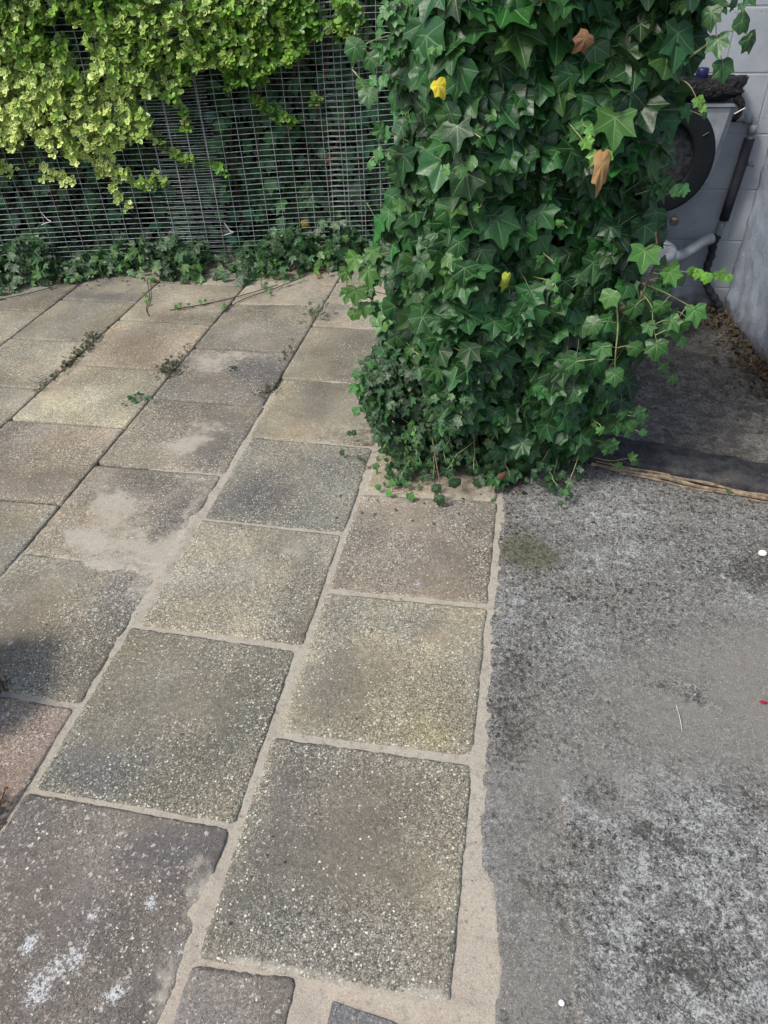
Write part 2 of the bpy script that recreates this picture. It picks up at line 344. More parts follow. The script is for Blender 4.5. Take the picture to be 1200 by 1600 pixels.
def blockwork():
    g = NG("painted_blockwork"); sx = g.n("ShaderNodeSeparateXYZ"); g.L(g.pos, sx.inputs[0])
    cv = g.n("ShaderNodeCombineXYZ"); g.L(g.math('ADD', sx.outputs[0], -.02), cv.inputs[0]); g.L(g.math('ADD', sx.outputs[2], .135), cv.inputs[1])
    br = g.n("ShaderNodeTexBrick"); br.offset = .5; br.inputs["Scale"].default_value = 1.0; br.inputs["Brick Width"].default_value = .45; br.inputs["Row Height"].default_value = .275
    br.inputs["Mortar Size"].default_value = .007; br.inputs["Mortar Smooth"].default_value = .6
    g.L(cv.outputs[0], br.inputs["Vector"]); br.inputs["Color1"].default_value = (1, 1, 1, 1); br.inputs["Color2"].default_value = (1, 1, 1, 1); br.inputs["Mortar"].default_value = (0, 0, 0, 1)
    bh = g.sep(br.outputs[0])[0]
    n1 = g.noise(5, 5); n2 = g.noise(90, 5, .7)
    col = g.mix(g.ss(.3, .7, n1), (.29, .32, .355), (.37, .40, .435)); col = g.mix(g.math('MULTIPLY', g.math('SUBTRACT', 1.0, bh), .22), col, (.28, .31, .34))
    v = g.voro(42); pit = g.math('MULTIPLY', g.math('SUBTRACT', 1.0, g.ss(.06, .14, v.outputs["Distance"])), g.ss(.7, .75, g.sep(v.outputs["Color"])[0])); col = g.mix(g.math('MULTIPLY', pit, .7), col, (.07, .075, .085))
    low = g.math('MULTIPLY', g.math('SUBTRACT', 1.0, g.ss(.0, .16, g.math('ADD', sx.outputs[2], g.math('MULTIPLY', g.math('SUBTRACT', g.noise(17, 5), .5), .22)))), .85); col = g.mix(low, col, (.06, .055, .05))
    g.base(col, .72, .3); g.bump(g.math('ADD', g.math('MULTIPLY', bh, .55), g.math('SUBTRACT', g.math('MULTIPLY', n2, .35), pit)), .8, .006); return g.m
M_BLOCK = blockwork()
def render_wall():
    g = NG("rough_painted_render"); sx = g.n("ShaderNodeSeparateXYZ"); g.L(g.pos, sx.inputs[0])
    n1 = g.noise(6, 5); n2 = g.noise(38, 6, .75, dist=.6); n3 = g.noise(150, 4, .7)
    col = g.mix(g.ss(.3, .7, n1), (.26, .305, .385), (.38, .43, .51)); col = g.mix(g.math('MULTIPLY', g.ss(.54, .66, n2), .45), col, (.52, .56, .62)); col = g.mix(g.math('MULTIPLY', g.ss(.55, .7, g.noise(27, 6, .8, off=(3, 9, 1), dist=1.0)), .6), col, (.09, .11, .15))
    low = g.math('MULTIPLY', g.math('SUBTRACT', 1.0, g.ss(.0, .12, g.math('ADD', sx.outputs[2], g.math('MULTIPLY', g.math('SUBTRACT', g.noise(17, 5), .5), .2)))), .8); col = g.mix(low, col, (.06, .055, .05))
    g.base(col, .7, .3); g.bump(g.math('ADD', n2, g.math('MULTIPLY', n3, .4)), 1.0, .012); return g.m
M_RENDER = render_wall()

# ================================================================== GROUND
V = [(-60, -60, -.07), (60, -60, -.07), (60, 60, -.07), (-60, 60, -.07)]
tag(mesh_obj("ground", V, [(0, 1, 2, 3)], M_EARTH), "dark bare earth under and around the patio", kind="structure")

def grid(x0, x1, y0, y1, d):
    nx = int(round((x1 - x0) / d)) + 1; ny = int(round((y1 - y0) / d)) + 1
    X, Y = np.meshgrid(np.linspace(x0, x1, nx), np.linspace(y0, y1, ny)); i = np.arange(nx * ny).reshape(ny, nx)
    F = np.stack([i[:-1, :-1], i[:-1, 1:], i[1:, 1:], i[1:, :-1]], -1).reshape(-1, 4); return X.ravel(), Y.ravel(), F
def blob(X, Y, x, y, rx, ry, ang=0, soft=.5):
    soft = min(.98, soft * 1.35)
    c, s = math.cos(ang), math.sin(ang); u = ((X - x) * c + (Y - y) * s) / rx; v = (-(X - x) * s + (Y - y) * c) / ry
    f = .8 / max(min(rx, ry), .02)
    d = np.sqrt(u * u + v * v) + 1.5 * (fbm(X * f + x * 7, Y * f + y * 5, 5) - .5); return 1 - sstep(1 - soft, 1 + soft, d)

# jointing bed of the patio
X, Y, F = grid(-4.6, .16, -.6, 5.35, .0135)
nz = fbm(X * 9, Y * 9)
darkj = sstep(1.45, 1.75, -X + .25 * (Y - 2) + .5 * (nz - .5)) * sstep(1.7, 2.1, Y + nz * .2) + .75 * sstep(2.9, 3.5, Y) * sstep(.9, 1.1, -X)
darkj = np.clip(darkj, 0, 1) + .45 * sstep(.53, .45, Y) * sstep(.38, .30, -X) * (nz > .3)
Z = -.0022 + .011 * (fbm(X * 13, Y * 13, 5) - .5) + .009 * blob(X, Y, -1.42, 1.755, .20, .035, -.05, .7) + .007 * blob(X, Y, -1.235, 1.85, .03, .25, 0, .6) + .005 * blob(X, Y, -.12, .53, .14, .015) + .004 * blob(X, Y, -.645, .62, .02, .10) - .012 * np.clip(darkj, 0, 1) - .03 * sstep(.03, .055, X - np.interp(Y, [.3, .5, .7, .9, 1.1, 1.5, 2.0, 2.6], [.085, .085, .07, .03, .014, .008, .004, .002]))
o = mesh_obj("patio_bed", np.stack([X, Y, Z], 1), F, M_BED, attrs={"fx": np.stack([darkj * .9, .7 * sstep(1.0, .6, Y), 0 * X, 0 * X], 1)}, smooth=True)
tag(o, "pale sandy mortar bed showing in the joints of the patio", kind="structure")

# concrete yard
def conc_edge(y): return np.interp(y, [.3, .5, .7, .9, 1.1, 1.5, 2.0, 2.6], [.085, .085, .07, .03, .014, .008, .004, .002])
X, Y, F = grid(.0, 1.9, -.6, 2.72, .0095)
n1 = fbm(X * 6, Y * 6, 5); n2 = fbm(X * 40 + 3, Y * 40, 4); n3 = fbm(X * 90, Y * 90 + 8, 3)
ex = X - conc_edge(Y) - (fbm(X * 0 + 4, Y * 22, 4) - .5) * .035
patch = sstep(-.006, .006, X - (.235 + .035 * (1.15 - Y) / .6 + (fbm(Y * 14, Y * 0, 3) - .5) * .03)) * sstep(1.22, 1.05, Y + (n1 - .5) * .3 + .12 * np.clip(X - .6, 0, 1))
smooth = np.clip(.9 * blob(X, Y, .66, 1.44, .36, .22, .35, .7) + .8 * blob(X, Y, .88, 1.6, .25, .2, 0, .7) + .55 * blob(X, Y, .12, .75, .12, .5, 0, .5) * (1 - patch) + .5 * blob(X, Y, .33, 1.12, .12, .08, 0, .6) + .4 * blob(X, Y, .2, .45, .16, .15), 0, 1)
smooth *= sstep(.25, .5, n1 + .12)
Z = .001 + (n2 - .5) * .007 * (1 - .8 * smooth) + (n3 - .5) * .004 * (1 - .7 * smooth) + .010 * patch - .010 * sstep(.66, .8, n2) * (1 - smooth)
Z -= .022 * sstep(.018, -.02, ex)
white = .30 + .55 * patch * sstep(.25, .5, X) + .5 * blob(X, Y, .42, 2.25, .35, .35) + .45 * blob(X, Y, .75, 1.95, .4, .2) + .55 * blob(X, Y, .3, 1.65, .2, .35) + .95 * blob(X, Y, .45, 1.12, .22, .08, .3, .6) * 1 + .55 * patch * (.5 + .9 * (fbm(X * 5 + 9, Y * 5) - .2)) + .4 * blob(X, Y, .06, 1.15, .05, .9) + 1.1 * (fbm(X * 3 + 1, Y * 3 + 7) - .5)
dark = .62 * blob(X, Y, .98, 2.08, .30, .16, 0, .7) + .6 * blob(X, Y, .14, 2.02, .16, .13, 0, .7) + .62 * blob(X, Y, .33, 1.10, .08, .05, .2, .7) + .6 * blob(X, Y, .52, .98, .06, .022, -.3, .7) + .6 * blob(X, Y, .43, 1.01, .035, .022, 0, .6) + .35 * blob(X, Y, .17, 1.0, .05, .05, 0, .7) + .5 * blob(X, Y, .2, .82, .06, .04, 0, .7) + .5 * blob(X, Y, .10, 1.3, .06, .42, 0, .7) + .55 * blob(X, Y, .6, .72, .25, .08, .2, .5) + .5 * blob(X, Y, .6, 2.62, .6, .12, 0, .5) + .45 * blob(X, Y, .1, .5, .1, .1) + .8 * (fbm(X * 4 + 5, Y * 4 + 2) - .5) + .22
moss = .8 * blob(X, Y, .12, 2.05, .13, .12, 0, .6) + .35 * blob(X, Y, .9, 2.1, .3, .15)
keep = (X[F].mean(1) > -1)
o = mesh_obj("concrete_path", np.stack([X, Y, Z], 1), F, M_CONC, attrs={"fx": np.stack([np.clip(white, 0, .95), np.clip(dark - .15, 0, 1), smooth, moss], 1)}, smooth=True)
tag(o, "rough weathered grey concrete beside the paving slabs", kind="structure")
X, Y, F = grid(1.905, 4.5, -.6, 2.72, .1)
tag(mesh_obj("concrete_path", np.stack([X, Y, 0 * X], 1), F, M_CONC, attrs={"fx": np.stack([.5 + 0 * X, .2 + 0 * X, 0 * X, 0 * X], 1)}, smooth=True), "rough grey concrete running on past the doorway", kind="structure")
# floor inside the outhouse
X, Y, F = grid(-.55, 1.75, 2.725, 4.55, .02)
n2 = fbm(X * 16, Y * 16, 4); Z = -.002 + (n2 - .5) * .012 + .008 * (fbm(X * 3, Y * 3) - .5)
o = mesh_obj("outhouse_floor", np.stack([X, Y, Z], 1), F, M_CONC_DARK, attrs={"fx": np.stack([.25 + .5 * blob(X, Y, 1.15, 3.15, .4, .3), .3 + .6 * (fbm(X * 3 + 2, Y * 3) - .4) + .7 * blob(X, Y, 1.0, 4.3, .5, .25), .3 + 0 * X, 0 * X], 1)}, smooth=True)
tag(o, "dark dirty concrete floor of the outhouse", kind="structure")

# ================================================================== PAVING SLABS
def slab(cs, label, tint=(.20, .19, .165), chips=.75, coarse=0.0, edge=.35, patches=(), chalk=(), sand=(), lift=0.0, tilt=(0, 0), n=46):
    cs = np.array(cs, float); c0 = cs.mean(0); cs = cs + np.sign(cs - c0) * np.array([.004, .003]); seed = abs(hash((round(c0[0], 2), round(c0[1], 2)))) % 997
    u, v, F = grid(0, 1, 0, 1, 1 / n); N = n + 1
    P = (cs[0] * (1 - u)[:, None] + cs[1] * u[:, None]) * (1 - v)[:, None] + (cs[3] * (1 - u)[:, None] + cs[2] * u[:, None]) * v[:, None]
    wx = cs[1, 0] - cs[0, 0]; wy = cs[3, 1] - cs[0, 1]
    dx = np.minimum(u, 1 - u) * wx; dy = np.minimum(v, 1 - v) * wy; ed = np.minimum(dx, dy)
    # rounded corners + slightly ragged arrises
    rc = .014; cx = np.clip(rc - dx, 0, rc); cy = np.clip(rc - dy, 0, rc); rr = np.hypot(cx, cy)
    over = np.clip(rr - rc, 0, None); sx = np.sign(u - .5); sy = np.sign(v - .5)
    P[:, 0] -= sx * over * .7; P[:, 1] -= sy * over * .7
    jit = (fbm(P[:, 0] * 30 + seed, P[:, 1] * 30, 3) - .5)
    P[:, 0] -= sx * np.exp(-dx / .01) * np.abs(jit) * .014; P[:, 1] -= sy * np.exp(-dy / .01) * np.abs(jit) * .014
    x, y = P[:, 0], P[:, 1]
    z = .003 + lift + tilt[0] * (u - .5) + tilt[1] * (v - .5) - .0035 * np.exp(-ed / .006) + .0022 * (fbm(x * 5 + seed, y * 5) - .5) - .006 * np.clip(over * 60, 0, 1)
    z += .002 * (fbm(x * 45, y * 45 + seed, 3) - .5)
    big = fbm(x * 3.2 + seed, y * 3.2 + seed * .7, 4); T = np.array(tint)[None] * np.array([1.52, 1.46, 1.27]) * (1 + 1.5 * (big[:, None] - .5))
    hue = (fbm(x * 4 + 31, y * 4 + seed, 3) - .5)[:, None]; T = T * (1 + hue * np.array([[.30, .08, -.28]]))
    T = T * .82 + T.mean(1, keepdims=True) * .18 * np.array([[1.02, 1.01, .95]])
    G = chips * np.clip(.75 + 3.8 * (fbm(x * 5 + 7 + seed, y * 5, 4) - .5), .2, 1.4)
    G = G + edge * np.exp(-ed / .055)
    for (px, py, rx, ry, colr, k) in patches:
        m = (blob(x, y, px, py, rx, ry, 0, .7) * k)[:, None]; T = T * (1 - m) + np.array(colr)[None] * m
    S = .04 + (.12 + .9 * np.clip(fbm(x * 7 + seed, y * 7 + 3, 4) - .5, 0, 1)) * np.exp(-ed / .022); CH = 0 * x
    for (px, py, rx, ry, an, k) in sand: S = S + 1.4 * k * blob(x, y, px, py, rx, ry, an, .95)
    for (px, py, r) in chalk: CH = CH + .60 * blob(x, y, px, py, r * 1.1, r * 1.1, 0, .95)
    idx = np.arange(N * N).reshape(N, N)
    ring = np.concatenate([idx[0, :-1], idx[:-1, -1], idx[-1, :0:-1], idx[:0:-1, 0]])
    V0 = np.stack([x, y, z], 1); SV = V0[ring].copy(); SV[:, 2] = -.05; b = N * N; m = len(ring); nxt = np.roll(np.arange(m), -1)
    SF = np.stack([ring, b + np.arange(m), b + nxt, ring[nxt]], 1)
    V = np.concatenate([V0, SV]); att = lambda a: np.concatenate([a, a[ring]])
    T4 = np.concatenate([np.clip(T, .01, .8), np.ones((len(T), 1))], 1); FX = np.stack([S, G, coarse + 0 * x, CH], 1)
    o = mesh_obj("paving_slab", V, [F, SF], M_SLAB, attrs={"tint": att(T4), "fx": att(FX)}, smooth=True, origin=(c0[0], c0[1], -.05))
    return tag(o, label, "paving slab", "paving slabs of the patio", "thing")
OL = (.175, .165, .125); BG = (.25, .225, .165); PK = (.235, .20, .165); GR = (.17, .165, .15); MV = (.135, .125, .125); YL = (.31, .265, .16); DK = (.10, .10, .105); CR = (.34, .31, .22)
def q(x0, x1, y0, y1, j=(0, 0, 0, 0)): return [(x0, y0 + j[0]), (x1, y0 + j[1]), (x1, y1 + j[2]), (x0, y1 + j[3])]
# column beside the concrete, nearest first
slab(q(-0.61, -0.365, -0.05, 0.512, (0, 0, .01, -.008)), "small dark narrow slab cut off by the photo's bottom edge", MV, .25, .75, 0, n=36)
slab(q(-0.603, -0.012, 0.53, 1.124, (-.005, .004, 0, -.003)), "large grey brown slab with white specks round its edges, beside the wide bare mortar strip", (.165, .155, .125), .62, .1, .55, patches=((-.5, .95, .06, .2, (.11, .11, .115), .7), (-.3, .62, .25, .08, (.17, .165, .15), .6), (-.3, .9, .18, .15, (.20, .175, .14), .5)), sand=((-.05, .53, .10, .03, 0, .6), (-.42, .535, .15, .015, 0, .5)), n=64)
slab(q(-0.588, -0.014, 1.147, 1.732, (0, .01, .006, -.004)), "pale slab with a golden yellow patch towards its near edge, beside the concrete", BG, .85, 0, .3, patches=((-.2, 1.28, .22, .13, YL, .85), (-.15, 1.2, .08, .05, (.42, .34, .15), .7), (-.3, 1.65, .3, .08, (.22, .22, .19), .6), (-.47, 1.35, .08, .14, (.15, .14, .12), .6)), n=60)
slab(q(-0.583, -0.013, 1.758, 2.33, (0, .006, .015, -.015)), "pinkish brown slab with two small white spots, just below the ivy", PK, .75, 0, .25, patches=((-.3, 1.95, .2, .15, (.24, .19, .15), .6),), chalk=((-.27, 1.82, .018), (-.17, 1.885, .010)), n=56)
slab(q(-0.572, -0.018, 2.352, 2.93), "sand coloured slab half hidden under the foot of the big ivy", (.30, .265, .21), .15, 0, .1, sand=((-.3, 2.6, .5, .4, 0, .55),))
# second column
slab(q(-1.245, -0.64, 0.235, 0.832, (0, 0, 0, .006)), "large dark mauve grey slab with chalky white spots at the photo's lower left", (.135, .12, .115), .30, .85, 0, patches=((-.75, .75, .12, .08, (.10, .10, .11), .8), (-1.1, .5, .2, .2, (.16, .13, .115), .5)), chalk=((-.89, .47, .035), (-1.02, .48, .022), (-.94, .40, .045), (-.77, .42, .028), (-.77, .62, .022), (-.90, .57, .018)), sand=((-.65, .66, .03, .05, 0, .6), (-.655, .45, .03, .10, .1, .5), (-.69, .74, .03, .015, .5, .5)), n=64)
slab(q(-1.23, -0.632, 0.857, 1.458, (0, -.006, -.008, .006)), "olive grey slab, plain in the middle, with a white speckled left edge", OL, .42, 0, .75, patches=((-1.0, 1.15, .3, .2, (.18, .16, .125), .6), (-1.08, .93, .12, .08, (.115, .12, .135), .7), (-.72, 1.2, .07, .25, (.135, .145, .11), .6)), n=62)
slab(q(-1.207, -0.614, 1.482, 2.05, (0, 0, -.004, .008)), "pale beige heavily speckled slab touching the golden patched slab's far left corner", (.265, .24, .185), .95, 0, .2, patches=((-.7, 1.75, .07, .2, (.13, .14, .12), .6), (-.95, 1.6, .2, .1, (.28, .25, .18), .5)), sand=((-.82, 1.93, .06, .018, -.4, .5),), n=56)
slab(q(-1.195, -0.604, 2.075, 2.668, (0, -.01, -.006, .010)), "grey slab with a dark bluish stain near the foot of the ivy", (.17, .165, .14), .62, 0, .45, patches=((-1.0, 2.25, .16, .14, (.09, .09, .105), .8), (-.8, 2.5, .2, .1, (.13, .135, .12), .5)))
slab(q(-1.205, -0.602, 2.684, 3.246), "smooth beige slab along the left foot of the ivy, swept with sand", (.23, .205, .155), .30, 0, .15, sand=((-.8, 2.8, .3, .12, 0, .35),))
slab(q(-1.222, -0.628, 3.262, 3.901), "brownish grey slab mostly hidden behind the ivy, below the green ivy sprout", (.185, .17, .135), .22, 0, .1)
slab(q(-1.222, -0.628, 3.918, 4.606), "sandy slab with a dark crack, touching the ivy sprout in the joint", (.24, .21, .17), .15, 0, .1, patches=((-1.1, 4.2, .15, .04, (.10, .10, .09), .6),), sand=((-.9, 4.3, .3, .2, 0, .4),))
slab(q(-1.222, -0.628, 4.625, 5.206), "farthest slab between the fence foot and the ivy, dusty grey", (.22, .20, .175), .1, 0, 0)
# third column
slab(q(-1.85, -1.262, 0.52, 1.118, (0, 0, 0, .02)), "reddish brown slab at the photo's left edge, under the end of the leaf shadow", (.22, .165, .14), .65, .5, .1, patches=((-1.32, .9, .06, .2, (.26, .19, .16), .5),))
slab(q(-1.838, -1.252, 1.142, 1.748, (.02, 0, 0, .01)), "slab crossed by the dark leaf shadow, sandy at its far right corner", (.195, .175, .135), .75, .2, .2, patches=((-1.33, 1.6, .1, .1, (.17, .155, .16), .7), (-1.6, 1.4, .15, .15, (.24, .19, .13), .6)), chalk=((-1.62, 1.33, .014), (-1.4, 1.52, .012)), sand=((-1.28, 1.66, .05, .06, 0, .6), (-1.5, 1.73, .25, .03, .0, .3)), n=56)
slab(q(-1.838, -1.236, 1.768, 2.358, (-.006, .006, .006, 0)), "slab with the broadest pale sand smears sweeping across it", (.21, .18, .145), .62, 0, .3, patches=((-1.33, 2.1, .07, .2, (.16, .145, .14), .8),), sand=((-1.60, 2.12, .16, .09, -.5, .75), (-1.42, 1.86, .24, .09, -.25, .75), (-1.62, 1.86, .1, .05, -.4, .55), (-1.27, 2.0, .03, .3, 0, .5), (-1.35, 2.33, .1, .03, 0, .4)), n=60)
slab(q(-1.838, -1.226, 2.382, 2.952, (0, 0, .004, .008)), "brown slab with one pale curved sand patch in its middle", (.20, .175, .14), .62, 0, .3, patches=((-1.35, 2.55, .09, .18, (.14, .13, .125), .7),), sand=((-1.50, 2.56, .09, .06, .2, .8), (-1.43, 2.72, .10, .09, 0, .5)))
slab(q(-1.838, -1.234, 2.968, 3.541, (0, 0, .012, -.006)), "dark grey slab with two small dry weed tufts and a light sandy corner", (.165, .155, .145), .45, 0, .2, patches=((-1.4, 3.3, .13, .16, (.11, .11, .115), .8),), sand=((-1.68, 3.38, .13, .10, 0, .7), (-1.5, 3.5, .15, .04, 0, .5)))
slab(q(-1.838, -1.234, 3.562, 4.186, (0, 0, .03, -.03)), "beige grey slab left of the ivy sprout, fourth down from the fence ivy", (.215, .195, .16), .28, 0, .1, sand=((-1.6, 4.1, .3, .04, 0, .3),))
slab(q(-1.838, -1.234, 4.205, 4.806, (-.02, 0, 0, 0)), "sand dusted slab under the trailing ivy runner, at the right half of the fence", (.25, .22, .175), .12, 0, .1, sand=((-1.5, 4.5, .4, .3, 0, .4),))
# fourth column
slab(q(-2.476, -1.853, 1.46, 2.052, (0, 0, .012, 0)), "speckled slab cut by the photo's left edge beside the sand smeared slab", (.19, .175, .14), .85, 0, .3)
slab(q(-2.476, -1.853, 2.076, 2.67, (0, .006, .004, -.006)), "warm brown slab with a yellowish middle at the photo's left edge", (.20, .165, .13), .80, .1, .35, patches=((-2.1, 2.35, .2, .15, (.29, .22, .14), .8),))
slab(q(-2.476, -1.853, 2.686, 3.256, (0, 0, -.006, .01)), "palest cream slab of all, rusty along its far edge", CR, .85, 0, .25, patches=((-2.28, 3.1, .2, .12, (.26, .20, .14), .8), (-2.0, 2.95, .1, .2, (.36, .33, .21), .6)))
slab(q(-2.476, -1.853, 3.272, 3.854), "tan slab with a rusty orange stain, directly beyond the palest cream slab", (.25, .205, .15), .55, 0, .2, patches=((-2.2, 3.5, .15, .15, (.27, .20, .13), .8),))
slab(q(-2.476, -1.853, 3.872, 4.466), "beige slab crossed by a thin ivy runner below the fence", (.25, .225, .18), .25, 0, .1, sand=((-2.1, 4.1, .3, .2, 0, .35),))
slab(q(-2.476, -1.853, 4.485, 5.076), "grey slab almost covered by the middle of the fence ivy", (.2, .19, .16), .2)
# fifth column
slab(q(-3.025, -2.49, 1.81, 2.385), "slab just outside the photo's left edge beside the warm brown one", (.2, .18, .15), .7)
slab(q(-3.025, -2.49, 2.405, 2.974, (0, 0, .006, 0)), "speckled slab corner at the photo's left edge, left of the dry moss joint", (.24, .215, .165), .8, 0, .2)
slab(q(-3.025, -2.49, 2.99, 3.534, (.006, -.004, .004, 0)), "pale grey slab bordered on its right by the row of dry moss", (.26, .24, .19), .7, 0, .25)
slab(q(-3.025, -2.49, 3.548, 4.118, (0, .004, 0, 0)), "grey slab with small dark crumbs, beyond the end of the dry moss row", (.22, .205, .165), .4, 0, .15)
slab(q(-3.025, -2.49, 4.135, 4.726), "dusty slab at the fence ivy with a dark smooth band along its near side", (.19, .18, .16), .12, 0, 0, patches=((-2.75, 4.2, .3, .06, (.11, .11, .105), .7),))
# sixth column
slab(q(-3.65, -3.04, 2.75, 3.336), "far left slab at the photo's edge below the two joints, speckled beige", (.25, .22, .17), .6)
slab(q(-3.65, -3.04, 3.352, 3.916, (0, 0, .01, 0)), "light grey slab corner at the left edge below the brownish fence side slab", (.23, .21, .17), .5)
slab(q(-3.66, -3.04, 3.935, 4.506), "brown grey slab with white flecks at the far left beside the fence ivy", (.20, .18, .15), .5, 0, .1)
slab(q(-4.28, -3.68, 3.55, 4.136), "grey slab past the photo's left edge near the fence", (.2, .18, .15), .4)
# broken piece in the mortar at the bottom
pts = [(-.275, .30), (-.27, .492), (-.20, .484), (-.13, .476), (-.06, .455), (-.02, .41), (.0, .30)]
mb = MB(); k = len(pts); pv = [(x, y, .002 + .001 * math.sin(i * 9)) for i, (x, y) in enumerate(pts)] + [(x, y, -.05) for x, y in pts]
o = mesh_obj("stone_fragment", pv, [tuple(range(k - 1, -1, -1))] + [(i, (i + 1) % k, k + (i + 1) % k, k + i) for i in range(k)], M_SLAB, attrs={"tint": np.tile([.19, .19, .195, 1], (2 * k, 1)), "fx": np.tile([.2, .25, 0, 0], (2 * k, 1))}, origin=(-.13, .4, -.05))
tag(o, "broken grey stone piece set in the mortar at the photo's bottom edge", "stone")

# ================================================================== LEAVES
def ivy_template(hi=True, droop=.25, fold=.1, twist=0.0, lobes=1.0):
    if hi: A = [(0, .97), (5, .91), (13, .77), (21, .67), (29, .63), (37, .66), (45, .74), (52, .83), (58, .74), (66, .64), (76, .57), (85, .55), (96, .59), (108, .66), (118, .57), (132, .47), (150, .38), (168, .24)]
    else: A = [(0, 1.0), (13, .70), (29, .54), (52, .80), (70, .54), (85, .47), (108, .58), (140, .34)]
    ang = [a for a, _ in A] + [-a for a, _ in reversed(A[1:])]; rad = np.array([r for _, r in A] + [r for _, r in reversed(A[1:])])
    ang = np.radians(np.array(ang)); 
    if lobes != 1.0:
        rad = .58 + (rad - .58) * lobes
    n = len(ang)
    out = np.stack([np.sin(ang) * rad, np.cos(ang) * rad], 1); inn = out * .5
    P = np.concatenate([[[0, 0]], inn, out])
    r = np.hypot(P[:, 0], P[:, 1]); a = np.arctan2(P[:, 0], P[:, 1])
    w = -droop * r ** 2 * (.6 + .4 * np.cos(a)) - fold * .9 * np.cos(a * 6.6) * r * .30 + fold * .5 * np.abs(P[:, 0]) + twist * P[:, 0] * P[:, 1]
    V = np.stack([P[:, 0], P[:, 1], w], 1)
    i = np.arange(n); j = (i + 1) % n
    T = np.stack([np.zeros(n, int), 1 + j, 1 + i], 1); Q = np.stack([1 + i, 1 + j, 1 + n + j, 1 + n + i], 1)
    return V, T, Q, P
HI = [ivy_template(True, d, f, t, l) for d, f, t, l in ((.22, .12, .1, 1.0), (.40, .16, -.25, .75), (.12, .2, .3, 1.15), (.5, .08, .1, .5), (.0, .22, -.35, 1.0), (.6, .14, .3, .9), (.3, .10, -.1, .6), (-.15, .15, .2, 1.25))]
LO = [ivy_template(False, d, f, t) for d, f, t in ((.22, .16, .1), (.38, .22, -.2), (.08, .26, .2))]
def ell_template():
    st = [(0, .02), (.12, .36), (.35, .60), (.62, .58), (.86, .34), (1.0, .02)]; V = []; LP = []
    for v, hw in st:
        for s in (-1, 0, 1):
            V.append((s * hw * .5 * 1.1, v, .12 * abs(s) * hw - .10 * v * v)); LP.append((s, v, 0))
    Q = []
    for k in range(5):
        for s in range(2): a = k * 3 + s; Q.append((a, a + 1, a + 4, a + 3))
    return np.array(V), np.zeros((0, 3), int), np.array(Q), np.array(LP)[:, :2]
ELL = [ell_template()]
def leaves_mesh(name, mat, pos, nrm, tip, size, col, templates, parent=None, origin=None):
    """pos,nrm,tip (N,3); size (N,); col (N,4)"""
    N = len(pos); nrm = nrm / np.linalg.norm(nrm, axis=1, keepdims=True)
    T = tip - (tip * nrm).sum(1, keepdims=True) * nrm; T /= np.linalg.norm(T, axis=1, keepdims=True) + 1e-9; Xa = np.cross(T, nrm)
    which = RNG.integers(0, len(templates), N); VV = []; TT = []; QQ = []; LP = []; CC = []; b = 0
    asp = RNG.uniform(.88, 1.15, N)
    for k, (V, tri, quad, P) in enumerate(templates):
        ids = np.where(which == k)[0]
        if not len(ids): continue
        m = len(V); s = size[ids][:, None, None]
        jitter = 1 + RNG.normal(0, .018, (len(ids), m, 1))
        L = V[None] * jitter
        W = pos[ids][:, None] + s * (L[..., 0:1] * asp[ids][:, None, None] * Xa[ids][:, None] + L[..., 1:2] * T[ids][:, None] + L[..., 2:3] * nrm[ids][:, None])
        VV.append(W.reshape(-1, 3)); off = b + np.arange(len(ids))[:, None, None] * m
        if len(tri): TT.append((tri[None] + off).reshape(-1, 3))
        QQ.append((quad[None] + off).reshape(-1, 4)); LP.append(np.tile(np.concatenate([P, np.zeros((m, 1))], 1), (len(ids), 1)))
        CC.append(np.repeat(col[ids], m, 0)); b += len(ids) * m
    F = ([np.concatenate(TT)] if TT else []) + [np.concatenate(QQ)]
    return mesh_obj(name, np.concatenate(VV), F, mat, parent, attrs={"lp": np.concatenate(LP), "col": np.concatenate(CC)}, smooth=True, origin=origin)
def rnd_unit(n): v = RNG.normal(0, 1, (n, 3)); return v / np.linalg.norm(v, axis=1, keepdims=True)
def ivycol(n, base=(.022, .068, .022), var=.35, young=.06):
    b = np.array(base)[None] * (1 + RNG.normal(0, var, (n, 1))).clip(.4, 2.2); b = b * (1 + RNG.normal(0, .12, (n, 3)))
    y = RNG.random(n) < young; b[y] = np.array([.055, .14, .03]) * RNG.uniform(.6, 1.2, (y.sum(), 1))
    return np.concatenate([b.clip(.004, .9), np.ones((n, 1))], 1)

# ---------------- big ivy on the outhouse front wall
def ivy_bounds(z):
    xl = np.interp(z, [0, .1, .3, .5, .7, .95, 1.1, 1.4, 1.7, 2.3], [-.50, -.59, -.63, -.59, -.56, -.56, -.53, -.47, -.42, -.38])
    xr = np.interp(z, [0, .1, .3, .5, .75, .9, 1.1, 1.3, 1.5, 1.7, 2.3], [.34, .39, .45, .50, .54, .49, .43, .42, .44, .46, .46]); return xl, xr
def ivy_front(x, z):
    xl, xr = ivy_bounds(z); t = (x - xl) / (xr - xl) * 2 - 1
    yf = np.interp(z, [0, .15, .4, 1.0, 1.6, 2.3], [2.52, 2.47, 2.42, 2.40, 2.40, 2.42]) + .16 * (fbm(x * 5 + 9, z * 5, 3) - .5) * 2
    return yf + .24 * np.clip(np.abs(t), 0, 1) ** 4, t
ivy = empty("ivy_plant", (-.03, 2.6, 0), "huge dark green ivy covering the end wall of the outhouse from top to ground", "ivy")
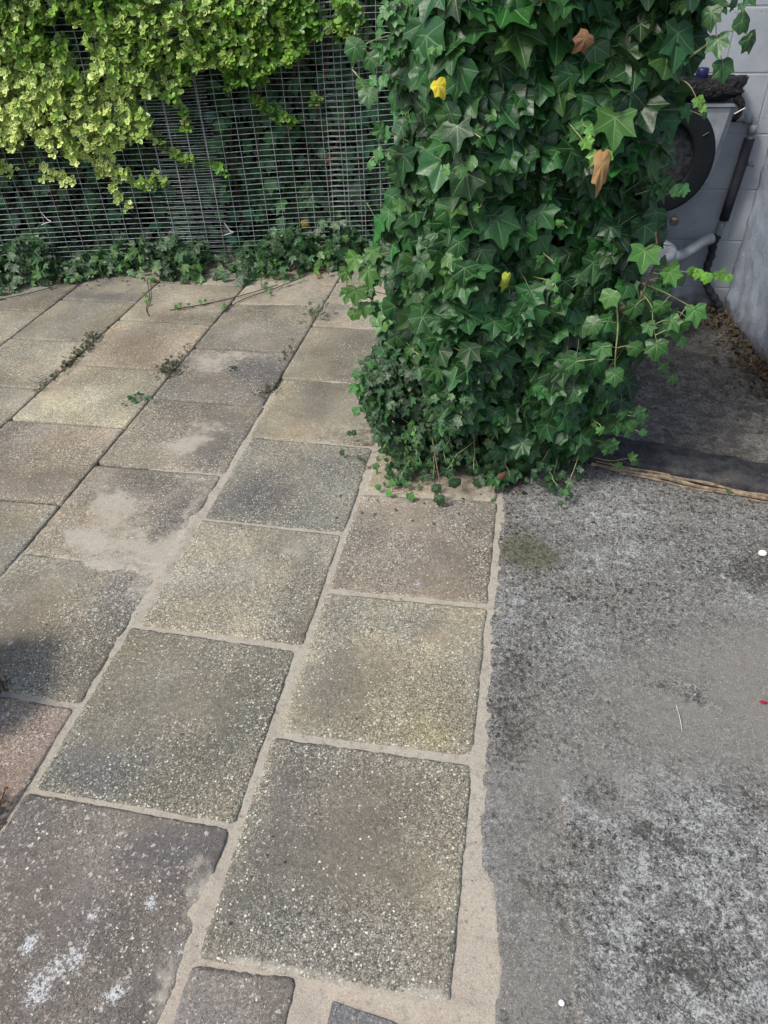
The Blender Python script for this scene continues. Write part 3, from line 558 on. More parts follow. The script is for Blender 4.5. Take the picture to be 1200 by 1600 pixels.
def spray(n, depth0, depth1, s0, s1, base, young, hi, name, mat, zmax=2.25):
    z = RNG.uniform(.03, zmax, n); xl, xr = ivy_bounds(z); wob = .07 * (fbm(z * 6 + 3, z * 0 + depth0, 3) - .5) * 2; t = RNG.uniform(-1.0, 1.0, n); x = xl + wob * (t < 0) + (xr - xl) * (t + 1) / 2 + .8 * (fbm(z * 6 + 30, z * 0 + 1, 3) - .5) * .14 * (t > .3)
    y, t = ivy_front(x, z); d = RNG.uniform(depth0, depth1, n)
    nr = np.stack([np.sign(t) * np.abs(t) ** 3 * 1.3, -np.ones(n), .25 + .65 * RNG.random(n)], 1) + RNG.normal(0, .42, (n, 3))
    nn = nr / np.linalg.norm(nr, axis=1, keepdims=True)
    pos = np.stack([x, y, z], 1) - nn * d[:, None] * np.array([.5, 1, .2])
    tip = np.stack([RNG.normal(0, .42, n), RNG.normal(-.1, .2, n), -np.ones(n)], 1)
    s = (s0 + (s1 - s0) * RNG.beta(1.6, 1.6, n)) * (1 + .15 * np.clip(z - .9, -.8, .8)); low = sstep(.42, .15, z) * sstep(.1, -.25, x); s = s * (1 - .45 * low) * (1 - .25 * sstep(.35, .05, z))
    left = sstep(-.40, -.52, x) * RNG.random(n); s = s * (1 - .35 * left)
    c = ivycol(n, base, .38, young); c[:, :3] *= (1 + .8 * (left * (z > .5))[:, None])
    o = leaves_mesh(name, mat, pos, nn, tip, s, c, HI if hi else LO, ivy); return pos, s, nn
p1, s1, nn1 = spray(1650, -.03, .06, .046, .100, (.018, .078, .019), .06, True, "outer_foliage", M_IVY)
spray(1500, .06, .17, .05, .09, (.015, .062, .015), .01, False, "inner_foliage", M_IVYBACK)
# extra small leaves at the lower left
n = 800; z = RNG.uniform(.0, .95, n); xl, xr = ivy_bounds(z); x = xl + .03 + RNG.uniform(0, .5, n) ** 1.2; y, t = ivy_front(x, z)
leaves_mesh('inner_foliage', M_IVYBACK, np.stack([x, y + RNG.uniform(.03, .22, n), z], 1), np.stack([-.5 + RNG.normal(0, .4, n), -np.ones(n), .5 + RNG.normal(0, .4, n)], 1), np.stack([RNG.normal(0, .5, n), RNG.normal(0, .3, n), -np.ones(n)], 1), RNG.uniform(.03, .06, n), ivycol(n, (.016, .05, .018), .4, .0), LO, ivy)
n = 560; z = RNG.uniform(.02, .55, n); xl, xr = ivy_bounds(z); x = xl + RNG.uniform(-.02, .55, n) ** 1.3; y, t = ivy_front(x, z)
nr = np.stack([-.4 + RNG.normal(0, .4, n), -np.ones(n) + RNG.normal(0, .3, n), .6 + RNG.normal(0, .4, n)], 1)
leaves_mesh("outer_foliage", M_IVY, np.stack([x, y - RNG.uniform(0, .06, n), z], 1), nr, np.stack([RNG.normal(-.2, .6, n), RNG.normal(-.1, .3, n), -np.ones(n)], 1), RNG.uniform(.022, .042, n), ivycol(n, (.02, .06, .022), .35, .06), LO, ivy)
# petioles of the outer leaves
mb = MB()
for k in RNG.choice(len(p1), 420, replace=False):
    a = Vector(p1[k]); b = a + Vector((RNG.normal(0, .03), .05, .05 + RNG.random() * .04)); m = (a + b) / 2 + Vector((0, -.012, .01)); mb.tube([a, m, b], .0011, 3, False)
tag(mb.build("petiole", M_PETIOLE, ivy), kind="stuff")
# leaves on long stalks standing clear of the mass, and loose sprigs round the edges and foot
def loose_sprig(x, y, z, dx, dy, dz, ln, k, s0, s1, colr):
    p = Vector((x, y, z)); d = Vector((dx, dy, dz)).normalized(); pts = [p - d * .06]
    for i in range(4): pts.append(p.copy()); p = p + d * ln / 3 + Vector((random.gauss(0, .008), 0, 0)); d = (d + Vector((0, -.03, -.28))).normalized()
    for q_ in pts: q_.z = max(q_.z, .012)
    sp = spline(pts, 4); mb = MB(); mb.tube(sp, .0016, 5); P, N_, T_, S_, C_ = [], [], [], [], []
    for i in range(k):
        q_ = sp[min(len(sp) - 1, int(4 + (len(sp) - 4) * (i + .6) / k))] + Vector((random.gauss(0, .012), -.01, random.gauss(0, .008))); sc_ = 1 - .45 * i / k
        P.append(tuple(q_)); N_.append((random.gauss(dx * .4, .4), -1, random.uniform(.1, .9))); T_.append((random.gauss(dx * .6, .5), -.1, random.uniform(-1.1, -.2))); S_.append(random.uniform(s0, s1) * sc_); C_.append((*(np.array(colr) * random.uniform(.6, 1.4) * (1 + .7 * i / k)), 1))
    mb.build("sprig_stem", M_PETIOLE, ivy); leaves_mesh("sprig_leaves", M_IVY, np.array(P), np.array(N_), np.array(T_), np.array(S_), np.array(C_), HI, ivy)
for k in range(26):      # foot
    x = random.uniform(-.58, .30); loose_sprig(x, 2.48 + random.uniform(-.04, .03), random.uniform(.06, .22), random.gauss(-.35 if x < 0 else .2, .35), -.5, -.3, random.uniform(.08, .17), random.randint(4, 7), .018, .036, (.022, .07, .022))
for k in range(20):      # left edge
    z = random.uniform(.25, 1.95); xl, xr = ivy_bounds(z); loose_sprig(float(xl) + .03, 2.52, z, -.9, -.25, random.uniform(-.2, .5), random.uniform(.03, .07), random.randint(3, 6), .025, .05, (.035, .12, .028))
for k in range(16):      # right edge
    z = random.uniform(.2, 1.95); xl, xr = ivy_bounds(z); loose_sprig(float(xr) - .03, 2.52, z, .9, -.25, random.uniform(-.2, .5), random.uniform(.05, .11), random.randint(3, 5), .028, .055, (.025, .09, .025))
for k in range(26):      # front
    z = random.uniform(.25, 1.9); xl, xr = ivy_bounds(z); x = random.uniform(float(xl) + .1, float(xr) - .1); y, t = ivy_front(np.array([x]), np.array([z])); loose_sprig(x, float(y[0]) - .01, z, random.gauss(0, .8), -.8, .1, random.uniform(.04, .08), random.randint(2, 4), .02, .04, (.06, .17, .035))
# woody stems winding through
for k in range(8):
    x = -.32 + k * .075 + random.uniform(-.04, .04); pts = []
    for i in range(9):
        zz = i * .28; pts.append((x + .06 * math.sin(i * 1.3 + k), 2.60 + .02 * math.sin(i + k), zz))
    mb = MB(); mb.tube(spline(pts, 4), .007, 6); mb.build("stem", M_STEM, ivy)
# hanging sprigs: hand-placed branches with their own leaves
def sprig(pts, r, leaf_list, colr=(.05, .16, .03), mat=M_PETIOLE):
    mb = MB(); sp = spline(pts, 6); mb.tube(sp, [r * (1 - .5 * i / len(sp)) for i in range(len(sp))], 6)
    P, N_, T_, S_, C_ = [], [], [], [], []
    pm = mb
    for (px, py, pz, s, tx, tz) in leaf_list:
        q_ = Vector((px, py, pz)); near = min(sp, key=lambda v: (v - q_).length); mid = (q_ + near) / 2 + Vector((0, -.01, .012)); pm.tube([near, mid, q_], .0013, 4, False)
        P.append((px, py, pz)); N_.append((RNG.normal(0, .25), -1, .45 + RNG.normal(0, .15))); T_.append((tx, -.05, tz)); S_.append(s)
        c = np.array(colr) * RNG.uniform(.75, 1.3); C_.append((*c, 1))
    leaves_mesh("sprig_leaves", M_IVY, np.array(P), np.array(N_), np.array(T_), np.array(S_), np.array(C_), HI, ivy)
    pm.build("stem", mat, ivy)
# right overhang
sprig([(.30, 2.45, .83), (.36, 2.41, .84), (.40, 2.40, .87), (.41, 2.39, .93), (.425, 2.39, 1.02), (.405, 2.38, 1.10)], .0055, [(.38, 2.36, 1.05, .07, -.1, -1), (.47, 2.36, .985, .05, .3, -1), (.30, 2.36, .90, .055, -.2, -1)], (.06, .17, .03), M_STEM)
sprig([(.42, 2.39, .98), (.48, 2.38, .985), (.55, 2.38, .975), (.61, 2.38, .965), (.66, 2.38, .965)], .002, [(.475, 2.37, 1.0, .045, .4, -.7), (.535, 2.37, .99, .026, .3, -.7), (.555, 2.37, .985, .03, -.1, -1), (.585, 2.36, .975, .032, -.2, -1), (.62, 2.37, .985, .03, .3, -.8), (.65, 2.37, .97, .022, .5, -.6)], (.12, .30, .03))
sprig([(.40, 2.40, .93), (.46, 2.38, .915), (.52, 2.37, .89), (.57, 2.36, .868)], .0025, [(.575, 2.36, .865, .062, .15, -1), (.47, 2.37, .87, .05, 0, -1), (.52, 2.37, .80, .055, .3, -1)], (.045, .14, .03))
sprig([(.40, 2.40, .90), (.44, 2.38, .86), (.455, 2.37, .80), (.48, 2.36, .74)], .0025, [(.385, 2.36, .87, .062, -.1, -1), (.48, 2.36, .735, .06, .1, -1), (.44, 2.37, .80, .04, .4, -1), (.51, 2.37, .82, .05, .5, -.8), (.55, 2.38, .80, .04, .8, -.6)], (.045, .14, .03))
sprig([(.33, 2.42, .86), (.345, 2.38, .78), (.35, 2.36, .70), (.36, 2.36, .62)], .0035, [(.36, 2.35, .62, .06, .1, -1), (.30, 2.35, .72, .055, -.1, -1), (.26, 2.36, .80, .055, -.3, -1), (.41, 2.36, .72, .05, .3, -1), (.22, 2.35, .66, .05, 0, -1)], (.04, .12, .03))
sprig([(.40, 2.45, .70), (.48, 2.44, .66), (.55, 2.43, .60), (.58, 2.43, .575)], .002, [(.53, 2.42, .63, .03, .3, -1), (.57, 2.42, .585, .035, .2, -1), (.49, 2.42, .67, .03, .5, -.7)], (.03, .09, .025))
sprig([(.34, 2.60, .10), (.44, 2.58, .09), (.52, 2.57, .12)], .002, [(.52, 2.56, .13, .03, .5, .3), (.54, 2.57, .10, .028, .6, -.2), (.48, 2.57, .08, .03, .2, -1)], (.06, .15, .03))
# upper right and left edges
sprig([(.40, 2.45, 1.55), (.47, 2.45, 1.60), (.52, 2.45, 1.62), (.56, 2.44, 1.60)], .003, [(.47, 2.43, 1.60, .05, .3, -1), (.52, 2.43, 1.64, .045, .6, -.4), (.55, 2.43, 1.60, .045, .6, -.8), (.50, 2.43, 1.54, .05, .2, -1), (.44, 2.43, 1.66, .05, .2, -1), (.52, 2.43, 1.70, .04, .6, .1)], (.028, .09, .025))
sprig([(.33, 2.56, 1.50), (.41, 2.44, 1.50), (.455, 2.42, 1.45)], .002, [(.45, 2.41, 1.46, .028, .3, -.6), (.465, 2.41, 1.44, .018, .7, -.5)], (.14, .32, .04))
sprig([(-.44, 2.45, 1.62), (-.51, 2.42, 1.60), (-.55, 2.42, 1.54)], .0018, [(-.535, 2.41, 1.60, .055, -.3, -1), (-.50, 2.40, 1.48, .05, .1, -1), (-.52, 2.42, 1.50, .04, -.4, -1), (-.49, 2.41, 1.57, .05, .2, -1)], (.03, .10, .025))
sprig([(-.46, 2.44, .98), (-.54, 2.40, .99), (-.60, 2.38, .93)], .002, [(-.565, 2.38, .99, .06, -.4, -.8), (-.52, 2.37, .95, .06, .1, -1), (-.60, 2.38, .94, .045, -.4, -1), (-.565, 2.37, .88, .055, -.1, -1), (-.50, 2.37, 1.02, .045, .2, -1), (-.60, 2.39, .86, .045, -.2, -1), (-.54, 2.37, .82, .05, .1, -1), (-.58, 2.38, .79, .04, -.3, -1)], (.065, .165, .028))
sprig([(.10, 2.42, 1.40), (.13, 2.36, 1.38), (.17, 2.34, 1.345), (.215, 2.34, 1.325)], .002, [(.15, 2.33, 1.37, .03, .4, -.5), (.185, 2.33, 1.335, .035, -.3, -1), (.215, 2.33, 1.33, .028, .8, -.3)], (.16, .36, .05))
# foot of the ivy spilling over the slabs
sprig([(-.30, 2.46, .22), (-.27, 2.38, .14), (-.25, 2.33, .09), (-.24, 2.30, .05)], .003, [(-.26, 2.30, .085, .038, 0, -1), (-.185, 2.30, .12, .045, .1, -1), (-.31, 2.33, .12, .035, -.3, -1), (-.22, 2.33, .15, .04, .2, -1), (-.245, 2.27, .058, .045, 0, -1)], (.018, .05, .02), M_STEM)
sprig([(-.33, 2.45, .04), (-.40, 2.36, .02), (-.47, 2.33, .018), (-.52, 2.34, .016)], .0018, [(-.51, 2.34, .030, .026, -.8, .2), (-.46, 2.31, .035, .03, -.5, -.8), (-.455, 2.36, .035, .028, -.2, .9), (-.37, 2.30, .035, .032, .2, -1), (-.40, 2.36, .04, .026, .5, .4)], (.07, .22, .04), M_STEM)
sprig([(-.50, 2.60, .06), (-.60, 2.58, .03), (-.68, 2.56, .02), (-.74, 2.58, .018)], .002, [(-.72, 2.57, .03, .02, -.8, .2), (-.64, 2.55, .03, .02, -.3, -.8)], (.05, .10, .04), M_STEM)
sprig([(-.50, 2.56, .06), (-.58, 2.50, .02), (-.64, 2.49, .015)], .0018, [(-.60, 2.50, .03, .018, -.8, .3)], (.05, .08, .04), M_STEM)
sprig([(-.58, 2.62, .14), (-.66, 2.64, .09), (-.72, 2.70, .05)], .0018, [(-.68, 2.65, .09, .025, -.8, -.2), (-.71, 2.69, .06, .022, -.8, -.5)], (.02, .06, .02), M_STEM)

# dead leaves caught in the ivy
def dead_leaf(loc, s, col, label, tip=(0, -.1, -1), nrm=(.2, -1, .3), curl=.8, elong=1.0):
    T = ivy_template(True, curl, .12, .3, .8)
    t2 = (T[0] * np.array([.55 if elong > 1 else .9, elong, 1.2]), T[1], T[2], T[3])
    o = leaves_mesh("dead_leaf", M_DEAD, np.array([loc], float), np.array([nrm], float), np.array([tip], float), np.array([s]), np.array([(*col, 1)]), [t2], origin=loc)
    return tag(o, label, "dead leaf", "dead leaves on the ivy")
dead_leaf((.205, 2.31, 1.315), .075, (.40, .22, .09), "long curled tan dead leaf hanging below the bright young shoot on the ivy", curl=.5, elong=1.4)
dead_leaf((.115, 2.32, 1.62), .045, (.20, .09, .045), "crumpled reddish brown leaf near the top of the big ivy", tip=(-.6, 0, -.7))
dead_leaf((.01, 2.33, 1.72), .05, (.22, .10, .05), "brown dead leaf at the very top edge of the ivy", tip=(.9, 0, -.3))
dead_leaf((-.275, 2.31, 1.515), .045, (.75, .60, .04), "bright yellow leaf with a brown corner at the upper left of the ivy", tip=(.3, 0, -.6), curl=.4)
dead_leaf((-.17, 2.37, .79), .035, (.24, .13, .09), "small pale brown leaf tucked into the middle of the ivy", curl=.5)
dead_leaf((-.045, 2.36, .945), .045, (.42, .50, .05), "yellow green curled leaf in the centre of the ivy", tip=(-.2, 0, -1), curl=.9, elong=1.3)
dead_leaf((.0, 2.40, .10), .035, (.20, .09, .05), "rusty brown leaf at the ground where the slabs meet the concrete", tip=(.4, -.3, -.5))

# ---------------- wire mesh fence
P0 = np.array([-1.26, 5.1, 0]); DV = np.array([.977, .214, 0]); NV = np.array([.214, -.977, 0])      # along, towards the camera
def fp(s, z, off=0.0): return P0 + DV * s + NV * off + np.array([0, 0, z])
fence = empty("mesh_fence", tuple(P0), "grey galvanised wire mesh fence along the back of the patio", "fence")
def panel(s0, s1, off, zoff, dz=.0345, ds=.112, ztop=2.1, shear=0.0):
    hz = MB(); z = .03 + zoff
    while z < ztop:
        w1 = random.uniform(-.0015, .0015); pts = [fp(s0 + (s1 - s0) * i / 10, z + w1 + .004 * math.sin(i * .9 + z * 3), off + .010 * math.sin(i * .8 + z * 1.5)) for i in range(11)]
        hz.tube(pts, .0016, 4); z += dz
    vt = MB(); s = s0 + .01
    while s < s1:
        pts = [fp(s + shear * (z_ - 1) + .003 * math.sin(z_ * 4), z_, off + .0035 + .010 * math.sin((s - s0) / (s1 - s0) * 8 + z_ * 1.5)) for z_ in np.linspace(0, ztop, 12)]
        vt.tube(pts, .0017, 4); s += ds
    hz.v += []; b = len(hz.v); hz.v += vt.v; hz.f += [tuple(i + b for i in f) for f in vt.f]
    hz.build("mesh_panel", M_WIRE, fence, smooth=True)
panel(-3.7, -.835, .03, 0.0); panel(-1.25, .15, 0.0, .012, shear=-.01); panel(-.09, .75, .02, .02, shear=.01)
for (s, z) in ((-2.08, .37), (-.83, .24)):
    mb = MB(); c = fp(s, z, .05); mb.tube(spline([c + np.array([-.03, 0, .05]), c, c + np.array([.03, -.01, -.01]), c + np.array([-.03, 0, -.03]), c + np.array([-.06, 0, -.04])], 5), .0025, 5); mb.build("tie_wire", M_TIE, fence)

# ---------------- variegated shrub growing through the fence
shrub = empty("variegated_shrub", tuple(fp(-1.6, 0, -.35)), "bright green and cream variegated evergreen shrub spilling through the upper left of the mesh fence", "shrub")
dense = [(-3.6, 2.2), (.45, 2.2), (.30, 1.53), (.12, 1.36), (-.12, 1.36), (-.22, 1.25), (-.38, 1.22), (-.48, 1.12), (-.68, 1.15), (-.74, 1.25), (-.91, 1.19), (-1.05, 1.04), (-1.13, 1.11), (-1.28, 1.08), (-1.21, .93), (-1.34, .84), (-1.55, .78), (-1.78, .73), (-1.92, .83), (-2.01, .93), (-2.13, .82), (-2.3, .82), (-3.6, .7)]
def inside(poly, x, y):
    r = np.zeros(len(x), bool); j = len(poly) - 1
    for i in range(len(poly)):
        xi, yi = poly[i]; xj, yj = poly[j]; c = ((yi > y) != (yj > y)) & (x < (xj - xi) * (y - yi) / (yj - yi + 1e-12) + xi); r ^= c; j = i
    return r
ss_ = RNG.uniform(-3.0, .45, 9800); zz_ = RNG.uniform(.7, 2.15, 9800)
den = fbm(ss_ * 3 + 4, zz_ * 3, 3); mask = inside(dense, ss_, zz_) & (den > np.where(ss_ > -1.0, .46, .24) - .0)
CS = ss_[mask]; CZ = zz_[mask]; CO = RNG.uniform(-.05, .13, mask.sum()); 
strands = [[(-1.73, .78), (-1.5, .66), (-1.26, .54)], [(-1.55, .78), (-1.58, .56), (-1.49, .42)], [(-2.05, .70), (-1.82, .59)], [(-1.25, .85), (-1.1, .74), (-1.0, .70)], [(-.53, 1.06), (-.42, .92), (-.25, .90)], [(-.16, 1.06), (-.10, 1.0)], [(-.86, .66), (-.78, .60)], [(-1.0, 1.02), (-1.02, .86)], [(-1.65, .70), (-1.6, .60)], [(-2.3, .75), (-2.2, .66)], [(-1.3, .6), (-1.2, .58)], [(-.7, 1.2), (-.66, 1.08)]]
es, ez = [], []
tw = MB()
for st in strands:
    for a, b in zip(st[:-1], st[1:]):
        k = max(4, int(math.hypot(a[0] - b[0], a[1] - b[1]) / .018))
        for i in range(k): t = i / k; es.append(a[0] + (b[0] - a[0]) * t + random.gauss(0, .018)); ez.append(a[1] + (b[1] - a[1]) * t + random.gauss(0, .018))
    tw.tube(spline([fp(st[0][0] - .05, st[0][1] + .25, -.1)] + [fp(s, z, .035) for s, z in st], 5), .002, 5)
CS = np.concatenate([CS, es]); CZ = np.concatenate([CZ, ez]); CO = np.concatenate([CO, RNG.uniform(.02, .06, len(es))])
def rosettes(CS, CZ, CO, nl, smin, smax):
    pos, nr, tp, sz_, cl = [], [], [], [], []
    cream = np.clip(.30 + .75 * (fbm(CS * 2.2 + 3, CZ * 2.2, 3) - .4) + .55 * sstep(-1.0, -1.9, CS) * sstep(1.45, 1.0, CZ) - .35 * sstep(-1.2, -.4, CS), 0, 1)  # natural variegation, with cream raised at lower left as a sunlit patch
    for s, z, o_, cr in zip(CS, CZ, CO, cream):
        c = fp(s, z, o_); ax = Vector((random.gauss(0, .45), -1 + random.gauss(0, .3), random.gauss(.55, .45))).normalized()
        b = ax.orthogonal().normalized(); d = ax.cross(b); ph = random.random() * 6.3; k = random.randint(nl - 2, nl + 2)
        csz = random.uniform(.7, 1.25); cc = min(1, max(0, cr + random.gauss(0, .2)))
        g0 = np.array([.10, .25, .025]) * (1 - cc) + np.array([.34, .56, .07]) * cc; g0 = g0 * random.uniform(.45, 1.2)
        for i in range(k):
            a = ph + i * 2.4; op = .62 + .38 * (i / k); rad = (b * math.cos(a) + d * math.sin(a))
            t = (ax * (1.15 - op) + rad * op).normalized(); n_ = (ax * op - rad * (1.15 - op) + Vector((0, 0, .15))).normalized()
            pos.append(Vector(c) + t * .004 - ax * .012 * (i % 3)); tp.append(t); nr.append(n_); sz_.append(random.uniform(smin, smax) * csz * (.6 + .5 * op))
            cl.append((*(g0 * random.uniform(.8, 1.25)), min(1, max(0, cc + random.gauss(0, .12)))))
    return [np.array(a, float) for a in (pos, nr, tp, sz_, cl)]
A_ = rosettes(CS, CZ, CO, 6, .027, .042)
leaves_mesh("foliage", M_EUO, *A_, ELL, shrub)
# deeper, greener leaves and the bulk above the frame
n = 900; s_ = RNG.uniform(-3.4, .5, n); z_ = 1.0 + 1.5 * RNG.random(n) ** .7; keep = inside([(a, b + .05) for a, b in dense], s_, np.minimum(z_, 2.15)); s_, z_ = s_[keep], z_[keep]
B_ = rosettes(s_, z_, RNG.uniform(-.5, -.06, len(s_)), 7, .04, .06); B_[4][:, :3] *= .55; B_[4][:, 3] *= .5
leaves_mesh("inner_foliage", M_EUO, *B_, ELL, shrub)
for k in range(16):
    s = -3.0 + k * .21; tw.tube(spline([fp(s * .7 - .3, .0, -.35), fp(s * .85 - .2, .6, -.25), fp(s, 1.2, -.12), fp(s + .1, 1.9, -.05)], 6), [.009 * (1 - i / 26) + .002 for i in range(19)], 6)
tw.build("branches", M_TWIG, shrub)

# ---------------- ivy climbing behind the fence
n = 5200; s_ = RNG.uniform(-3.6, .7, n); z_ = 2.1 * RNG.random(n); off = -.14 - .34 * RNG.random(n) ** .6
pos = np.stack([P0[0] + DV[0] * s_ + NV[0] * off, P0[1] + DV[1] * s_ + NV[1] * off, z_], 1)
nr = np.stack([RNG.normal(.1, .5, n), -1 + RNG.normal(0, .3, n), RNG.normal(.4, .4, n)], 1)
hedge = empty("climbing_ivy", tuple(fp(-1.5, 0, -.3)), "shaded dark ivy growing on the wall behind the wire mesh fence", "ivy")
cc = ivycol(n, (.036, .115, .045), .6, .03)
leaves_mesh("foliage", M_IVYBACK, pos, nr, np.stack([RNG.normal(0, .5, n), RNG.normal(0, .2, n), -np.ones(n)], 1), RNG.uniform(.04, .10, n), cc, LO, hedge)
# a few lighter leaves seen through the mesh
pts = [(-2.17, .60), (-2.10, .62), (-2.13, .54), (-2.06, .55), (-.28, .46), (-.25, .40), (-.31, .36), (-.47, .26), (-.40, .24), (-.85, .95), (-.80, .90), (-.92, .52), (-.85, .50), (-1.1, 1.5), (-.80, 1.45), (-.14, .70)]
pos = np.array([fp(a, b, -.03) for a, b in pts]); k = len(pts)
leaves_mesh("foliage", M_IVY, pos, np.stack([RNG.normal(0, .3, k), -np.ones(k), RNG.normal(.4, .2, k)], 1), np.stack([RNG.normal(0, .5, k), 0 * pos[:, 0], -np.ones(k)], 1), RNG.uniform(.04, .07, k), ivycol(k, (.022, .085, .03), .2, 0), [ivy_template(True, .2, .15, 0, .35), ivy_template(True, .1, .2, 0, .8)], hedge)
for k in range(14):
    s = -3.4 + k * .29; mb = MB(); mb.tube(spline([fp(s, .0, -.3), fp(s + random.uniform(-.15, .15), .5, -.22 - .1 * random.random()), fp(s + random.uniform(-.2, .2), 1.1, -.25), fp(s + random.uniform(-.2, .2), 2.0, -.3)], 5), random.uniform(.004, .010), 6); mb.build("stem", M_TWIG, hedge)
o = dead_leaf(tuple(fp(-.30, .25, -.02)), .05, (.32, .22, .04), "mottled yellow leaf behind the wire mesh near the ground", tip=(.2, 0, -1), curl=.3); o["group"] = "dead leaves behind the fence"
o = dead_leaf(tuple(fp(-.10, .66, -.05)), .05, (.26, .12, .06), "orange brown leaf behind the wire mesh beside the ivy", tip=(.5, 0, -1), curl=.5); o["group"] = "dead leaves behind the fence"
mb = MB(); mb.box(tuple(fp(-1.4, 1.1, -.62)), (4.9, .2, 2.3), Matrix.Rotation(math.atan2(.214, .977), 4, 'Z')); o = mb.build("boundary_wall", M_BRICK, origin=tuple(fp(-1.4, 0, -.62)))
tag(o, "brick backing wall, coloured near black for shade, behind the ivy and the wire mesh", "wall")

# ---------------- ground ivy at the foot of the fence
gi = empty("trailing_ivy", tuple(fp(-1.6, 0, .15)), "low ivy creeping along the foot of the mesh fence and out over the slabs", "ivy")
n = 2300; s_ = RNG.uniform(-3.0, .25, n); s_ = s_[fbm(s_ * 7, s_ * 0 + 2, 3) + RNG.normal(0, .06, n) > .26]; n = len(s_); front = np.interp(s_, [-3, -2.3, -2.1, -1.75, -1.6, -1.4, -1.0, -.5, -.38, -.3, 0, .3], [.5, .45, .36, .22, .20, .36, .42, .50, .52, .32, .26, .2]) + .10 * (fbm(s_ * 9, s_ * 0, 3) - .5)
front = front * (.70 + .6 * fbm(s_ * 5 + 3, s_ * 0, 3)); off = front - (front + .12) * RNG.random(n) ** .8; hgt = (.02 + .34 * fbm(s_ * 4 + 8, s_ * 0, 3) * RNG.random(n) ** 1.3) * sstep(-.02, .2, front - off + .06)
pos = np.stack([P0[0] + DV[0] * s_ + NV[0] * off, P0[1] + DV[1] * s_ + NV[1] * off, hgt + .012], 1)
nr = np.stack([RNG.normal(0, .6, n), RNG.normal(-.7, .5, n), .8 + RNG.normal(0, .4, n)], 1)
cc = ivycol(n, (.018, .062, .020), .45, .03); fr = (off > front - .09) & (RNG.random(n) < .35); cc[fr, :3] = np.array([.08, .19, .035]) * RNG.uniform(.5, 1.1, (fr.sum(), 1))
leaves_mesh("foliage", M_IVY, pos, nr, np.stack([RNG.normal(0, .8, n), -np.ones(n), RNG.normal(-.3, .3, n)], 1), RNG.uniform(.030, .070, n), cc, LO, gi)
def runner(pts, lv, colr=(.07, .16, .035)):
    mb = MB(); sp = spline(pts, 5); mb.tube(sp, .003, 5); mb.build("runner", M_TWIG, gi)
    P, N_, T_, S_, C_ = [], [], [], [], []
    for k in range(lv):
        p = sp[random.randrange(len(sp))]; P.append(p + Vector((random.gauss(0, .02), random.gauss(0, .02), .02))); N_.append((random.gauss(0, .4), -.4, 1)); T_.append((random.gauss(0, 1), -1, .1)); S_.append(random.uniform(.016, .032)); C_.append((*(np.array(colr) * random.uniform(.6, 1.3)), 1))
    leaves_mesh("foliage", M_IVY, np.array([tuple(p) for p in P]), np.array(N_), np.array(T_), np.array(S_), np.array(C_), LO, gi)
runner([(-2.55, 4.45, .03), (-2.42, 4.2, .015), (-2.36, 4.02, .01), (-2.30, 3.93, .008)], 5)
runner([(-1.60, 4.45, .03), (-1.85, 4.25, .012), (-2.05, 4.10, .012), (-2.20, 4.02, .01)], 9)
runner([(-1.45, 4.62, .03), (-1.62, 4.40, .02), (-1.78, 4.22, .012), (-1.84, 4.03, .01)], 5)
runner([(-3.55, 4.0, .01), (-3.35, 4.12, .015), (-3.1, 4.35, .02), (-2.95, 4.5, .03)], 16)
runner([(-1.75, 4.6, .05), (-1.72, 4.45, .03), (-1.66, 4.38, .02), (-1.62, 4.33, .02)], 10)
# brown litter caught at the foot of the fence
def litter(name, n, fx, col, s0, s1, label, cat=None, tilt=.5):
    P, N_, T_, S_, C_ = [], [], [], [], []
    for k in range(n):
        x, y, z = fx(); P.append((x, y, z)); N_.append((random.gauss(0, tilt), random.gauss(0, tilt), 1)); T_.append((random.gauss(0, 1), random.gauss(0, 1), .0)); S_.append(random.uniform(s0, s1)); C_.append((*(np.array(col) * random.uniform(.4, 1.5)), 1))
    o = leaves_mesh(name, M_DEAD, np.array(P), np.array(N_), np.array(T_), np.array(S_), np.array(C_), [ivy_template(False, .9, .5, .4), ELL[0]])
    return tag(o, label, cat, kind="stuff")
def ff():
    s = random.uniform(-2.9, .2); p = fp(s, random.uniform(.008, .05), random.uniform(.02, .42)); return p
litter("leaf_litter", 130, ff, (.14, .075, .04), .015, .035, "brown fallen leaves among the ivy at the fence foot")
def fr_():
    t = random.random(); x = 1.245 + .12 * t - abs(random.gauss(0, .08)); y = 4.40 - 1.1 * t + random.gauss(0, .03); return (x - .015, y, .012 + .03 * random.random())
litter("leaf_litter", 420, fr_, (.085, .05, .03), .010, .032, "rotting brown leaves heaped along the foot of the rendered wall")
litter("floor_debris", 260, lambda: (random.uniform(.55, 1.3), random.uniform(2.95, 4.35), .008), (.05, .035, .026), .004, .014, "crumbs and dead leaf bits strewn over the outhouse floor", tilt=.3)
litter("leaf_litter", 60, lambda: (random.uniform(-.04, .10), random.uniform(2.40, 2.60), .012 + .015 * random.random()), (.10, .055, .035), .008, .022, "brown leaf bits at the foot of the big ivy")

